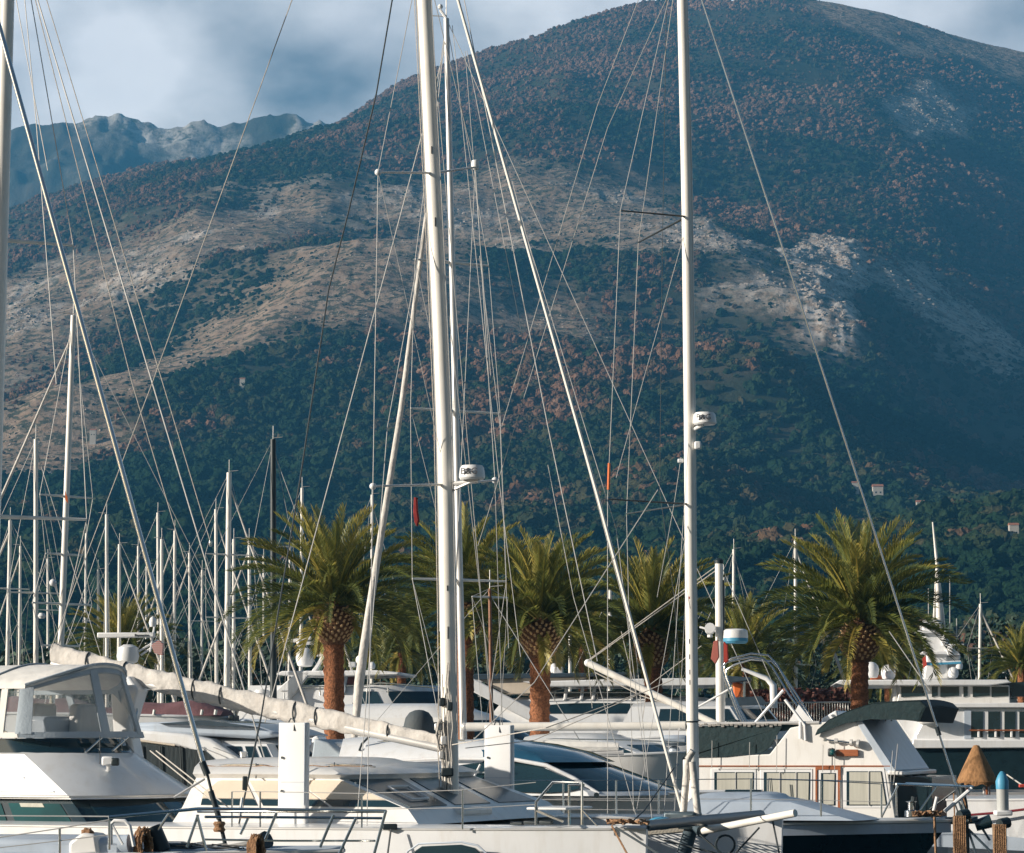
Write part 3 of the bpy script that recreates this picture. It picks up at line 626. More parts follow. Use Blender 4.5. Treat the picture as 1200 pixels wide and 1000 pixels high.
for a in [(1003, 584, 3.4, 'small pale hillside house left of the thick forestay'), (1028, 591, 5, 'biggest pale hillside house above the right palm'), (1078, 606, 3.8, 'small pale hillside house above the tall signal mast'),
          (1189, 642, 3, 'small pale hillside house at the right edge'), (110, 520, 3.5, 'small hillside house behind the left masts'), (285, 458, 3, 'tiny hillside house high above the slim masts')]: hill_house(*a)
# ---------------------------------------------------------------- sailing gear helpers
Z3 = Vector((0, 0, 1))
def mast_part(root, a, b, r0, r1=None, m='mast', name='mast', n=14):
    a = Vector(a); b = Vector(b); r1 = r1 or r0
    o = MB().tube([a, a.lerp(b, .5), b], [r0, (r0*.6+r1*.4), r1], n).build(name, m, root)
    return o
def fitting(root, c, s, m='black', name='fitting'):
    return MB().box(c, s[0], s[1], s[2]).build(name, m, root, bevel=min(s)*.2)
def coil(c, rx, rz, turns, r, ax=Vector((0, 1, 0)), seed=0):
    """hank of rope hanging from c"""
    rr = random.Random(seed); pts = []; S = Z3.cross(ax).normalized()
    for i in range(turns*14+1):
        a = i/14*2*math.pi; k = 1+rr.uniform(-.3, .25)
        pts.append(Vector(c)+S*math.cos(a)*rx*k+Z3*(math.sin(a)*rz*k-rz)+ax*((i/(turns*14)-.5)*r*turns*1.1+rr.uniform(-r, r)*.5))
    return MB().tube(pts, r, 5)

# ---------------------------------------------------------------- catamaran in the middle
B = Side(755, 29, 24); CC = 3.15
cat = thing('catamaran', 'white catamaran with two raised white daggerboards, thick mast and sagging sail cover', 'sailboat', B.w(-3, CC, 0), 'sailing boats with rigging in front')
zs = B.z(755, 972, .6); sN = B.s(757, .65)
for k, (o_, lab) in enumerate(((0, 'near'), (5.0, 'far'))):
    h = MB(); rings, nr, fr = hull_rings(B, sN-9.2, sN, 1.35, zs-.05, zs, off=o_, rake=.06, fine=3.0, full=.35, stern=.95, wl=.8)
    h.loft(rings, False).build('hull', 'gel', cat, sharp=50)
    d = MB(); d.loft([[a.lerp(b, j/6)+Vector((0, 0, .05*(1-(j/3-1)**2)-.008)) for j in range(7)] for a, b in zip(nr, fr)], False, False, False).build('deck', 'gel', cat)
    MB().tube(nr, .016, 6).build('toe_rail', 'alu', cat)
MB().box(B.w(sN-6., CC, zs-.32), 5.6, 4.6, .5, (B.u, B.v, Z3)).build('bridge_deck', 'gel', cat, bevel=.08)
# hull window near the bottom edge of the photo
wq = [(470, 1040), (482, 1000), (494, 992), (540, 990), (556, 994), (568, 1004), (580, 1040)]
w_ = slab(B, wq, -.005, .05).build('hull_window', 'glass', cat, bevel=.01)
fr_ = MB().tube([B.p(x, y, -.01) for x, y in [(466, 1040), (478, 998), (491, 989), (541, 987), (560, 991), (573, 1003), (584, 1040)]], .012, 6).build('frame', 'bluegel', w_)
# coachroof
rings = [Rg(B, 968, .85, 5.45, 203, 492, 575, 2.6), Rg(B, 948, 1.0, 5.3, 215, 478, 556, 2.6), Rg(B, 913, 1.2, 5.1, 230, 398, 498, 2.6), Rg(B, 908, 1.12, 5.2, 226, 400, 502, 2.6), Rg(B, 900, 1.25, 5.05, 228, 388, 488, 2.5), Rg(B, 893, 1.9, 4.4, 234, 362, 455, 2.4)]
shell(B, rings, .06).build('coachroof', 'gel2', cat, sharp=30)
cov = [(tx(B, rings[1], 236), tx(B, rings[1], 303)), (tx(B, rings[1], 310), tx(B, rings[1], 388)), (tx(B, rings[1], 392), .985)]
for k, (a, b_) in enumerate(cov):
    shp = (lambda q: (0, .96)) if k < 2 else (lambda q: (0, 1-.0*q))
    if k == 0: shp = lambda q: (0, min(.96, .35+1.9*q))
    patch(B, rings, a, b_, 1.28, 1.93, .014, 10, shape=shp).build('window_cover', 'beige', cat)
    patch(B, rings, a, b_, 1.04, 1.26, .012, 6).build('side_window', 'glass', cat)
for a, b_ in ((1.03, 1.31), (1.37, 1.62), (1.68, 1.93)):
    patch(B, rings, a, b_, 1.02, 1.95, .012, 10).build('front_window', 'screen', cat)
hq = [cpt(B, rings, t_, h_) for t_, h_ in ((1.12, 1.62), (1.24, 1.62), (1.24, 1.2), (1.12, 1.2))]
nrm = (hq[1]-hq[0]).cross(hq[2]-hq[1]).normalized(); nrm = nrm if nrm.dot(B.u) > 0 else -nrm
MB().tube([q+nrm*.035 for q in hq]+[hq[0]+nrm*.035], .016, 6).build('opening_hatch_frame', 'plastic', cat)
# moulded step in front of the windscreen that carries the mast
MB().box(B.p(520, 951, 2.9), .95, 1.0, .14, (B.u, B.v, Z3)).build('mast_plinth', 'gel2', cat, bevel=.05)
# daggerboards
for px0_, px1_, t_, b_, o_ in ((328, 362, 847, 1000, .66), (568.5, 602, 850, 1000, 5.35)):
    p0, p1 = B.p(px0_, t_, o_), B.p(px1_, t_, o_); zt = p0.z; s0, s1 = (p0-B.o).dot(B.u), (p1-B.o).dot(B.u); ring = []
    for k in range(20):
        a = k/20*2*math.pi; ring.append((.5*(s0+s1)+.5*(s1-s0)*math.copysign(abs(math.cos(a))**.3, math.cos(a)), .05*math.copysign(abs(math.sin(a))**.35, math.sin(a))))
    db = MB().loft([[B.w(s, o_+y, z) for s, y in ring] for z in (zs-.2, zt-.02, zt)]).build('daggerboard', 'plastic', cat, bevel=.012)
    MB().tube([B.w((s0+s1)/2-.1, o_, zt-.03), B.w((s0+s1)/2-.05, o_, zt+.05), B.w((s0+s1)/2+.02, o_-.03, zt+.03), B.w((s0+s1)/2+.03, o_-.06, zt-.1)], .009, 6).build('lifting_strop', 'darkwire', db)
    MB().box(B.w((s0+s1)/2, o_-.052, zt-.72), (s1-s0)*.86, .006, .006, (B.u, B.v, Z3)).box(B.w(s1-.03, o_-.052, zt-.5), .006, .006, 1., (B.u, B.v, Z3)).build('seam', 'bluegel', db)
    for q, yy in ((.07, 888), (.07, 927)):
        MB().tube([B.w(s0+q, o_-.058, B.z(px0_, yy, o_)), B.w(s0+q, o_-.07, B.z(px0_, yy, o_))], .016, 8).build('pin_hole', 'black', db)
# mast, raked aft, with the boom under a sail cover
MY = [-60, 0, 100, 200, 300, 400, 500, 600, 740, 948]; MX = [494.5, 497.5, 502.5, 507.5, 512.5, 517, 521, 523.5, 525.5, 528]     # the mast bends aft towards its top
mt, mb_ = B.p(494.5, -60, CC), B.p(528, 948, CC)
mast = MB().tube([B.p(x, y, CC) for x, y in zip(MX, MY)][::-1], [.112, .108, .106, .104, .103, .102, .101, .1, .1, .1], 18).build('mast', 'mast', cat)
MB().tube([B.p(x, y, CC)-B.u*.112-B.v*.02 for x, y in zip(MX, MY)][:-1], .013, 6).build('sail_track', 'alu', mast)
def onm(py, du=0, dv=0):
    q = B.p(float(np.interp(py, MY, MX)), py, CC); return q+B.u*du+B.v*dv
rr = random.Random(3)
for py, du, w, h in ((823, -.04, .08, .11), (828, .07, .07, .11), (905, .02, .16, .11), (852, -.1, .1, .1), (885, -.06, .06, .1), (868, -.02, .08, .12)):
    fitting(cat, onm(py, du, -.13), (w, .1, h), 'black' if py in (905, 823, 828) else 'alu', 'mast_fitting')
for k in range(7):                     # halyards cleated in a tangle at the foot of the mast
    du = -.09+.18*k/6; top = rr.uniform(770, 850)
    pts = [onm(top+(948-top)*j/7, du+rr.uniform(-.025, .025), -.115-rr.uniform(0, .03)) for j in range(8)]
    wire(cat, 'halyard', pts, .008, ('whiterope', 'whiterope', 'sailcover', 'darkwire')[k % 4])
for k in range(1): coil(onm(846+k*20, -.05+.05*k, -.16), .05, .17, 5, .009, seed=k).build('coiled_halyard', 'whiterope', cat)
for du, m_ in ((-.135, 'whiterope'), (.122, 'whiterope')): wire(cat, 'halyard', [onm(y_, du, -.04) for y_ in (-60, 100, 300, 500, 700, 860)], .006, m_)
for py, l_ in ((178, 10), (262, 12), (690, 7), (742, 16), (792, 12)): MB().box(onm(py, .04, -.098), .014, .012, l_*.01).build('mast_slot', 'ink', mast)
g0, g1 = onm(872, -.1), B.p(62, 768, CC)
MB().tube([onm(878, -.05, 0), g1-Z3*.12], .06, 10).build('boom', 'alu', cat)
n = 170; pr = []; rad = []
for i in range(n+1):
    t_ = i/n; q = g0.lerp(g1, t_)-Z3*(.05*math.sin(math.pi*t_)); h = (.10+.10*min(1, t_*3))*(1+.05*math.sin(t_*57)+.04*math.sin(t_*133+1)); h *= .56; pr.append((q, h, t_))
cr_ = []
for q, h, t_ in pr:
    ring = []
    for k in range(16):
        a = k/16*2*math.pi; wob = 1+.07*math.sin(a*3+t_*61)+.06*math.sin(a*5-t_*140)+.02*math.sin(t_*210+a*2.5+2*math.sin(t_*37))
        zz = math.sin(a)*h*1.0*wob; ring.append(q+Z3*(zz+(.05 if zz > 0 else -.02))+B.v*(math.cos(a)*h*.62*wob))
    cr_.append(ring)
sc_ = MB().loft(cr_).build('sail_cover', 'sailcover', cat, sharp=75)
for t_ in (.13, .31, .36, .55, .62, .80, .9):
    q, h, _ = pr[int(t_*n)]; MB().tube([q+Z3*(math.sin(a)*h*1.22+.02)+B.v*(math.cos(a)*h*.82) for a in [k/14*2*math.pi for k in range(15)]], .012, 5).build('lashing', 'darkwire', sc_)
for x0_, x1_, o_ in ((246, 325, 1.5), (372, 440, 1.6)):
    hr = MB().tube([B.p(x, 896.5 if 0 < i < 4 else 899, o_) for i, x in enumerate(np.linspace(x0_, x1_, 5))], .011, 6); hr.build('grab_rail', 'steel', cat)
wire(cat, 'roof_line', [B.p(x, 898+1.2*math.sin(x*.2), 1.35) for x in range(240, 440, 14)], .006, 'rope')
MB().lathe(B.p(285, 893, 2.4), [(.06, 0), (.07, .04), (.045, .06), (.06, .13), (.0001, .14)], 14).build('winch', 'steel', cat); MB().lathe(B.p(452, 905, 3.1), [(.06, -.04), (.07, .02), (.045, .05), (.06, .12), (.0001, .13)], 14).build('winch', 'steel', cat)
for x, y, o_ in ((392, 897, 1.6), (300, 898, 1.5)): MB().tube([B.p(x, y+14, o_-.4), B.p(x, y-3, o_)], .008, 5).build('short_aerial', 'darkwire', cat)
# upright light pole at the boom end, spreaders, radar
def spreaders(py, pxn, pyn, pxf, pyf, offn, offf, r=.022, m='alu'):
    c = onm(py); a, b_ = B.p(pxn, pyn, CC-offn), B.p(pxf, pyf, CC+offf)
    for e in (a, b_): MB().tube([c, e], [r*1.3, r], 8, flat=(Z3, .6)).build('spreader', m, cat); MB().ball(e, .045, n=10).build('spreader_end', 'plastic', cat)
    return a, b_
u1, u2 = spreaders(203, 443, 202, 557, 196, 1.2, 1.2); l1, l2 = spreaders(568, 437, 570, 580, 563, 1.3, 1.3)
MB().lathe(u2+Z3*.0, [(.05, -.02), (.06, .02), (.05, .09), (.0001, .11)], 12).build('lamp_cap', 'plastic', cat)
rc = onm(566, .40, -.05); MB().tube([onm(568), rc+B.u*.1], .03, 8).tube([onm(578), rc], .02, 6).build('radar_bracket', 'alu', cat)
radome(cat, rc+Z3*.02, .17, .19, txt='B&G', right=(B.u+Vector((.4, .12, 0))).normalized())
tm_ = onm(-60)
for a in ((u1, tm_, 1), (u2, tm_, 1), (u1, l1, 1), (u2, l2, 1)): wire(cat, 'shroud', [a[0], a[1]], .006)
wire(cat, 'shroud', [u2, onm(700, .1)], .005); wire(cat, 'shroud', [u1, onm(560)], .004)
wire(cat, 'shroud', [l1, B.p(430, 968, .1)], .006); wire(cat, 'shroud', [l2, B.p(592, 962, 6.0)], .006)
wire(cat, 'shroud', [onm(330, .1), B.p(592, 957, 6.0)], .006); wire(cat, 'shroud', [onm(60, .1), B.p(586, 958, 5.8)], .006)
wire(cat, 'shroud', [onm(240, -.1), B.p(454, 500, CC-1), B.p(418, 966, .15)], .006)
FB = B.p(800, 953, CC)
wire(cat, 'forestay', [B.p(531, -20, CC), B.p(700, 580, CC), FB], .021, 'mast', 8)
wire(cat, 'inner_stay', [B.p(540, -20, CC+.02), B.p(642, 500, CC+.02), B.p(700, 775, CC+.02)], .007)
for a, b_, o_ in (((566, 110), (722, 620), CC+.1), ((600, 212), (745, 760), CC+.4), ((547, 60), (612, 395), CC+.7), ((700, 124), (588, 500), CC+.3), ((752, -10), (700, 124), CC+.3), ((712, 150), (560, 640), CC+.6), ((785, -10), (712, 150), CC+.6)):
    wire(cat, 'running_line', [B.p(*a, o_), B.p(*b_, o_)], .0048)
wire(cat, 'running_line', [B.p(722, 620, CC+.1), B.p(757, 905, CC+.1)], .0048); wire(cat, 'running_line', [B.p(745, 760, CC+.4), B.p(764, 960, CC+.2)], .0048)
wire(cat, 'running_line', [B.p(642, 545, CC+.2), B.p(672, 700, CC+.2), B.p(745, 955, CC+.2)], .0048)
wire(cat, 'running_backstay', [B.p(463, -20, CC-1), B.p(441, 110, CC-1), B.p(408, 250, CC-1.2), B.p(385, 340, CC-1.4), B.p(352, 560, CC-1.8), B.p(306, 840, CC-2.3)], .010, 'darkwire', 6)
q0, q1 = B.p(306, 840, CC-2.3), B.p(280, 966, .5); wire(cat, 'running_backstay', [q0, q1], .012, 'darkwire', 6)
fitting(cat, B.p(287, 918, CC-2.7), (.06, .06, .17), 'black', 'turning_block'); MB().tube([B.p(284, 935, .55), B.p(281, 955, .5)], .022, 8).build('tensioner', 'steel', cat)
# sheet running across the boards, dark halyard tail
wire(cat, 'mainsheet', [onm(873, .1, -.14), B.p(640, 853, 1.2), B.p(752, 812, 2.)], .007, 'whiterope', sag=0); wire(cat, 'topping_line', [B.p(545, 877, 1.), B.p(625, 868, 2.), B.p(790, 796, 2.6)], .006, 'whiterope')
wire(cat, 'lifting_line', [B.p(771, 574, 2.5), B.p(626, 800, 2.5), B.p(556, 866, 2.4)], .006)
# fore cross beam, bow pole, netting, struts
cb0, cb1 = B.p(756, 968, .7), B.w(sN-.28, 5.6, B.z(756, 968, .7))
MB().tube([cb0, cb1], .062, 14).build('cross_beam', 'greyalu', cat)
bp0, bp1 = B.p(824, 974, CC-.2), B.p(932, 953, CC-.7)
MB().tube([bp0, bp1], .046, 14).build('bow_pole', 'mast', cat)
MB().tube([B.p(800, 1004, CC), B.p(812, 965, CC), B.p(824, 974, CC-.2)], .09, 10).build('beam_strut', 'greyalu', cat)
MB().box(FB-Z3*.08, .42, .3, .2, (B.u, B.v, Z3)).build('forestay_fitting', 'greyalu', cat, bevel=.03)
for a, b_ in (((800, 962), (806, 890)), ((806, 890), (812, 880)), ((818, 955), (811, 893))): MB().tube([B.p(*a, CC-.05), B.p(*b_, CC-.05)], .045, 10).build('furler_drum_leg', 'sailcover', cat)
MB().lathe(B.p(812, 962, CC)-Z3*.1, [(.18, 0), (.19, .03), (.09, .05), (.09, .12), (.18, .14), (.17, .17)], 16).build('furling_drum', 'black', cat)
nm = MB(); a0, a1, a2, a3 = B.w(sN-.5, 1.2, zs-.12), B.w(sN-.5, 5.1, zs-.12), B.w(sN-3.2, 5.1, zs-.12), B.w(sN-3.2, 1.2, zs-.12)
for k in range(31):
    nm.tube([a0.lerp(a1, k/30), a3.lerp(a2, k/30)], .008, 4); nm.tube([a0.lerp(a3, k/30), a1.lerp(a2, k/30)], .008, 4)
nm.build('trampoline_net', 'net', cat)
for a, b_ in (((778, 985), (878, 1010)), ((820, 978), (850, 1004)), ((890, 970), (862, 1000)), ((905, 960), (915, 1010))): wire(cat, 'bow_stay', [B.p(*a, CC-.4), B.p(*b_, CC-.4)], .012, 'darkwire')
MB().tube([B.p(850+11*math.cos(a), 990+11*math.sin(a), CC-.6) for a in [k/16*2*math.pi for k in range(17)]], .014, 6).build('net_ring', 'black', cat)
# stanchions, lifelines and bow seat of the near hull and far hull
def lifeline(B_, root, pts, off, zdeck_py, r=.011, wires=(1., .55), h=None, wr=.005, m='steel'):
    tops = [B_.p(x, y, off) for x, y in pts]; feet = [B_.p(x, zdeck_py, off) for x, y in pts]
    for t_, f in zip(tops, feet): MB().tube([f, t_], r, 6).build('stanchion', m, root)
    for k in wires: wire(root, 'lifeline', [f.lerp(t_, k) for t_, f in zip(tops, feet)], wr)
lifeline(B, cat, [(272, 928), (305, 928), (424, 930), (542, 926)], .12, 972)
MB().tube([B.p(628, 967, .3), B.p(628, 940, .3), B.p(648, 917, .3), B.p(682, 917, .3), B.p(682, 967, .3)], .017, 8).tube([B.p(628, 950, .3), B.p(660, 963, .3)], .015, 6).tube([B.p(667, 968, 1.1), B.p(667, 920, 1.1), B.p(684, 920, .3)], .015, 6).tube([B.p(700, 968, .3), B.p(681, 948, .3)], .012, 6).build('bow_seat_rail', 'steel', cat)
MB().box(B.p(656, 947, .7), .5, .8, .03, (B.u, B.v, Z3)).build('bow_seat', 'plastic', cat, bevel=.01)
wire(cat, 'lifeline', [B.p(628, 917, .3), B.p(542, 926, .12)], .005); wire(cat, 'lifeline', [B.p(628, 943, .3), B.p(542, 948, .12)], .005)
for x, y in ((606, 965), (622, 964), (640, 964)): MB().box(B.p(x, y, .5), .16, .07, .04, (B.u, B.v, Z3)).build('deck_cleat', 'black', cat, bevel=.01)
fitting(cat, B.p(457, 969, .05), (.17, .08, .07), 'black', 'mooring_cleat'); wire(cat, 'mooring_line', [B.p(458, 972, -.02), B.p(453, 1010, -.1)], .012, 'darkwire')
rp_ = MB()
for k in range(9): rp_.tube([B.p(715+j*7+rr.uniform(-5, 5), 966-rr.uniform(0, 6), .4+rr.uniform(-.25, .25)) for j in range(7)], .012, 5)
tag(rp_.build('rope_heap', 'rope', loc=B.p(735, 968, .4)), 'loose tan mooring rope heaped on the near catamaran bow', 'rope')
wire(cat, 'mooring_line', [B.p(717, 968, .05), B.p(740, 1010, -.2)], .012, 'rope'); wire(cat, 'mooring_line', [B.p(722, 970, .0), B.p(790, 1012, -1.)], .014, 'darkwire')
wire(cat, 'mooring_line', [B.p(742, 962, .5), B.p(755, 950, 1.), B.p(790, 900, 2.4)], .009, 'darkwire')
bb = MB().ball(B.p(775, 965, 1.9), .17, .17, .08, 14).build('rope_bag', 'blue', loc=B.p(775, 968, 1.9)); tag(bb, 'blue rope bag lying behind the dark cross beam', 'bag')
# aft end supports hidden behind the boats to the left
MB().tube([g1-Z3*.3, B.w((g1-B.o).dot(B.u), CC, zs-.3)], .04, 8).build('boom_crutch', 'steel', cat)

# ---------------------------------------------------------------- dark hulled yacht with the second mast
B = Side(1112, 36.5, 9); CC = 1.85; bm_ = 3.7
yb = thing('sailing_yacht', 'dark hulled yacht with grey coachroof, second tall white mast and bare white boom', 'sailboat', B.w(-5, CC, 0), 'sailing boats with rigging in front')
s1 = B.s(1113, CC); z1 = B.z(1113, 962, CC); z0 = z1-.10
near, far = add_hull(yb, B, s1-13.2, s1, bm_, z0, z1, 'darkhull', 'deck', strake=(.03, 'alu'), rake=1.1, fine=2.4, full=.4, wl=.72)
# light bulwark strip along the top of the dark topsides
bul = MB()
for ln in (near, far): bul.loft([[p+Z3*.0, p-Z3*.17+(p-B.w((p-B.o).dot(B.u), CC, p.z)).normalized()*.012, p-Z3*.17+(p-B.w((p-B.o).dot(B.u), CC, p.z)).normalized()*-.02] for p in ln], False, False, False)
bul.build('bulwark_strip', 'bluegel', yb)
rings = [Rg(B, 962, .75, 2.95, 800, 1000, 1030, 2.2), Rg(B, 940, .95, 2.75, 806, 925, 950, 2.2), Rg(B, 935, 1.1, 2.6, 810, 900, 925, 2.2)]
shell(B, rings, .08).build('coachroof', 'bluegel', yb, sharp=30)
MB().box(B.p(872, 928, 1.85), .55, .5, .07, (B.u, B.v, Z3)).build('deck_hatch', 'glass', yb, bevel=.02)
MB().box(B.p(955, 953, 1.85), .5, .45, .06, (B.u, B.v, Z3)).build('deck_hatch', 'glass', yb, bevel=.02)
MY2 = [-60, 0, 150, 250, 500, 650, 850, 955]; MX2 = [797, 799.5, 803, 805, 808, 809, 811, 812.5]
mt, mb_ = B.p(797, -60, CC), B.p(812.5, 955, CC)
mast = MB().tube([B.p(x, y, CC) for x, y in zip(MX2, MY2)][::-1], [.086]*4+[.082]*4, 18).build('mast', 'mast', yb)
def onm2(py, du=0, dv=0):
    q = B.p(float(np.interp(py, MY2, MX2)), py, CC); return q+B.u*du+B.v*dv
MB().tube([onm2(y_, .084, -.01) for y_ in (945, 850, 650, 500, 250, 150, -60)], .014, 6).build('luff_track', 'alu', mast)
MB().tube([onm2(846, 0, 0)+Vector((.09*math.cos(a), .09*math.sin(a), 0)) for a in [k/16*2*math.pi for k in range(17)]], .012, 5).build('mast_band', 'black', mast)
for py in (788, 800, 770, 752): MB().box(onm2(py, -.02, -.08), .014, .012, .07).build('mast_slot', 'ink', mast)
MB().box(onm2(701, -.01, -.08), .03, .012, .035).build('mast_sticker', 'red', mast)
MB().tube([onm2(851, -.1), B.p(545, 852, CC)], .066, 14).build('boom', 'mast', yb)
MB().ball(B.p(545, 852, CC), .07, n=12).build('boom_end', 'alu', yb)
fitting(yb, onm2(852, -.14), (.14, .1, .12), 'alu', 'gooseneck')
for py, px_, pyt in ((254, 727, 247), (591, 712, 585)):
    for s_ in (-1, 1):
        c = onm2(py); tip = B.p(px_, pyt, CC-1.25) if s_ < 0 else c+(B.p(px_, pyt, CC-1.25)-c).reflect(B.v)
        MB().tube([c, tip], [.026, .018], 8, flat=(Z3, .6)).build('spreader', 'darkwire', yb)
t1, t2 = B.p(727, 247, CC-1.25), B.p(712, 585, CC-1.25)
refl = lambda q, c: c+(q-c).reflect(B.v)
for A, b_ in ((t1, onm2(-60)), (t1, t2), (t2, B.p(712, 958, .15))):
    wire(yb, 'shroud', [A, b_], .006); wire(yb, 'shroud', [refl(A, onm2(400)), refl(b_, onm2(400))], .006)
wire(yb, 'shroud', [onm2(262), B.p(722, 560, CC-1.1)], .005); wire(yb, 'shroud', [onm2(600), B.p(745, 955, .2)], .005); wire(yb, 'shroud', [onm2(600), B.p(790, 957, 2.9)], .005)
wire(yb, 'halyard', [onm2(-60, -.2), B.p(776, 300, CC), B.p(773, 575, CC)], .005, 'darkwire'); wire(yb, 'halyard', [B.p(773, 575, CC), B.p(790, 700, CC), B.p(800, 845, CC)], .005, 'darkwire')
MB().tube([B.p(714, 543, CC-1.25), B.p(713, 574, CC-1.25)], .022, 8).build('chafe_tube', 'orange', yb)
wire(yb, 'forestay', [B.p(816, -20, CC), B.p(938, 355, CC), B.p(1030, 640, CC), B.p(1119, 918, CC)], .016, 'steel', 8)
for y0, y1, r_, m_ in ((852, 862, .035, 'black'), (918, 936, .03, 'steel')): MB().tube([B.p(1119-(918-y0)*.324, y0, CC), B.p(1119-(918-y1)*.324, y1, CC)], r_, 8).build('stay_fitting', m_, yb)
wire(yb, 'sheet', [B.p(1042, 740, CC), B.p(1090, 810, CC)], .009, 'wire'); wire(yb, 'baby_stay', [onm2(500), B.p(778, 955, .1)], .005); wire(yb, 'mast_lamp_wire', [B.p(798, 536, CC), B.p(790, 590, CC), B.p(770, 700, CC-.3)], .004)
rc = onm2(500, .22, -.1); MB().tube([onm2(506), rc+Z3*.01], .03, 8).build('radar_bracket', 'plastic', yb)
radome(yb, rc+Z3*.01+B.u*.02, .18, .19, txt='B&G', right=B.u)
fitting(yb, onm2(523, .13, -.08), (.1, .1, .12), 'plastic', 'steaming_light'); fitting(yb, onm2(540, -.14, 0), (.09, .06, .06), 'plastic', 'deck_light')
# guard rails and pulpit
tops = [(600, 915), (660, 914.5), (722, 914.5), (772, 914), (880, 913), (962, 915), (1033, 919)]
tp = [B.p(x, y, .1) for x, y in tops]; ft = [B.p(x, z, .08) for (x, y), z in zip(tops, (952, 953, 954, 955, 956, 957, 957))]
for a, b_ in zip(ft, tp): MB().tube([a, b_], .014, 6).build('stanchion', 'steel', yb)
wire(yb, 'lifeline', tp, .007, 'steel'); wire(yb, 'lifeline', [a.lerp(b_, .45) for a, b_ in zip(ft, tp)], .005)
tpf = [B.p(x, y-1, 3.6) for x, y in [(900, 914), (985, 916), (1050, 919)]]
wire(yb, 'lifeline', tpf, .007, 'steel')
for q in tpf: MB().tube([q-Z3*.5, q], .013, 6).build('stanchion', 'steel', yb)
pt = [B.p(1050, 919, .3), B.p(1100, 921, 1.2), B.p(1140, 922, 1.85), B.p(1110, 920, 2.6), B.p(1062, 918, 3.3)]
MB().tube(pt, .016, 8).tube([B.p(1033, 958, .2), B.p(1052, 921, .3)], .015, 6).tube([B.p(1078, 950, 1.), B.p(1098, 921, 1.2)], .015, 6).tube([B.p(1090, 948, 2.6), B.p(1126, 922, 1.85)], .015, 6).build('pulpit', 'steel', yb)
MB().tube([B.p(1107, 951, 1.6), B.p(1139, 924, 1.7)], .03, 8).build('pulpit_arm', 'plastic', yb); MB().tube([B.p(1092, 959, 1.5), B.p(1098, 934, 1.5)], .024, 8).build('fairlead_post', 'plastic', yb)
MB().tube([B.p(1068, 955, 1.6), B.p(1071, 934, 1.6)], .04, 8).build('windlass', 'black', yb); MB().lathe(B.p(1068, 957, 1.6), [(.1, 0), (.1, .08), (.05, .1), (.05, .2), (.09, .22), (.0001, .23)], 14).build('capstan', 'steel', yb)
MB().tube([B.p(1108, 962, CC), B.p(1146, 961, CC)], .055, 10).build('bow_roller', 'greyalu', yb); MB().tube([B.p(1143, 968, CC), B.p(1162, 962, CC)], [.08, .1], 12).build('anchor_head', 'darkhull', yb)
for a, b_ in (((1128, 940), (1131, 1006)), ((1124, 940), (1145, 1004)), ((1148, 966), (1160, 985)), ((1128, 965), (1163, 1000))): MB().tube([B.p(*a, CC), B.p(*b_, CC)], .018, 6).build('anchor_chain', 'greyalu', yb)
MB().tube([B.p(1126, 918, CC), B.p(1131, 945, CC), B.p(1133, 1000, CC)], .045, 10).build('bow_fitting', 'black', yb)
for k in range(5): wire(yb, 'lashing', [B.p(1116+k*4+rr.uniform(-2, 2), 935+rr.uniform(-8, 8), CC-.1), B.p(1124+k*4+rr.uniform(-5, 5), 968+rr.uniform(-6, 6), CC-.12)], .012, ('rope', 'darkwire', 'steel')[k % 3])
rp_ = MB()
for k in range(10): rp_.tube([B.p(1072+j*4.2+rr.uniform(-3, 3), 957-rr.uniform(0, 7), 1.3+rr.uniform(-.25, .25)) for j in range(8)], .011, 5)
tag(rp_.build('rope_heap', 'rope', loc=B.p(1087, 958, 1.3)), 'tan rope heaped on the dark yacht foredeck under its pulpit', 'rope')
wire(yb, 'mooring_line', [B.p(1095, 958, .9), B.p(1097, 1010, .6)], .02, 'rope')

# ---------------------------------------------------------------- yacht at the bottom left, only its bow in the picture
B = Side(405, 23.6, 9); CC = 1.6
ya = thing('sailing_yacht', 'yacht at the bottom left with steel pulpit and thick furled forestay ending in black', 'sailboat', B.w(-4, CC, 0), 'sailing boats with rigging in front')
s1 = B.s(404, CC); z1 = B.z(404, 997, CC)
near, far = add_hull(ya, B, s1-11.5, s1, 3.2, z1-.09, z1, 'gel', 'bluegel', strake=(.018, 'plastic'), rake=.5, fine=2.0, full=.25)  # deck coloured blue-grey to carry its shade
MB().box(B.p(40, 992, CC), 2.2, 1.2, .2, (B.u, B.v, Z3)).build('coachroof', 'bluegel', ya, bevel=.06)  # shade put into the colour, as on the deck
mA0, mA1 = B.p(-62, 985, CC), B.p(-40, -120, CC); mast_part(ya, mA0, mA1, .09, .085)
wire(ya, 'forestay', [B.p(-12, -10, CC), B.p(3, 45, CC), B.p(100, 395, CC), B.p(178, 678, CC), B.p(239, 897, CC)], .026, 'steel', 10)
wire(ya, 'forestay', [B.p(-12, -10, CC), B.p(-38, -100, CC)], .02, 'steel', 8)
for a, b_, r_, m_ in (((237, 893), (243, 908), .035, 'black'), ((243, 908), (248, 928), .014, 'black'), ((247, 927), (257, 960), .028, 'black'), ((257, 960), (264, 990), .02, 'black')):
    MB().tube([B.p(*a, CC), B.p(*b_, CC)], r_, 10).build('furler_foil', m_, ya)
MB().lathe(B.p(257, 969, CC), [(.05, -.05), (.062, -.03), (.045, 0), (.062, .03), (.05, .05)], 14).build('furler_drum', 'rope', ya)
tops = [(-20, 962), (70, 966.5)]
tp = [B.p(-30, 986, .2), B.p(70, 971, .25), B.p(128, 961, .3)]; ft = [B.p(-30, 1008, .2), B.p(70, 1000, .25), B.p(128, 996, .3)]
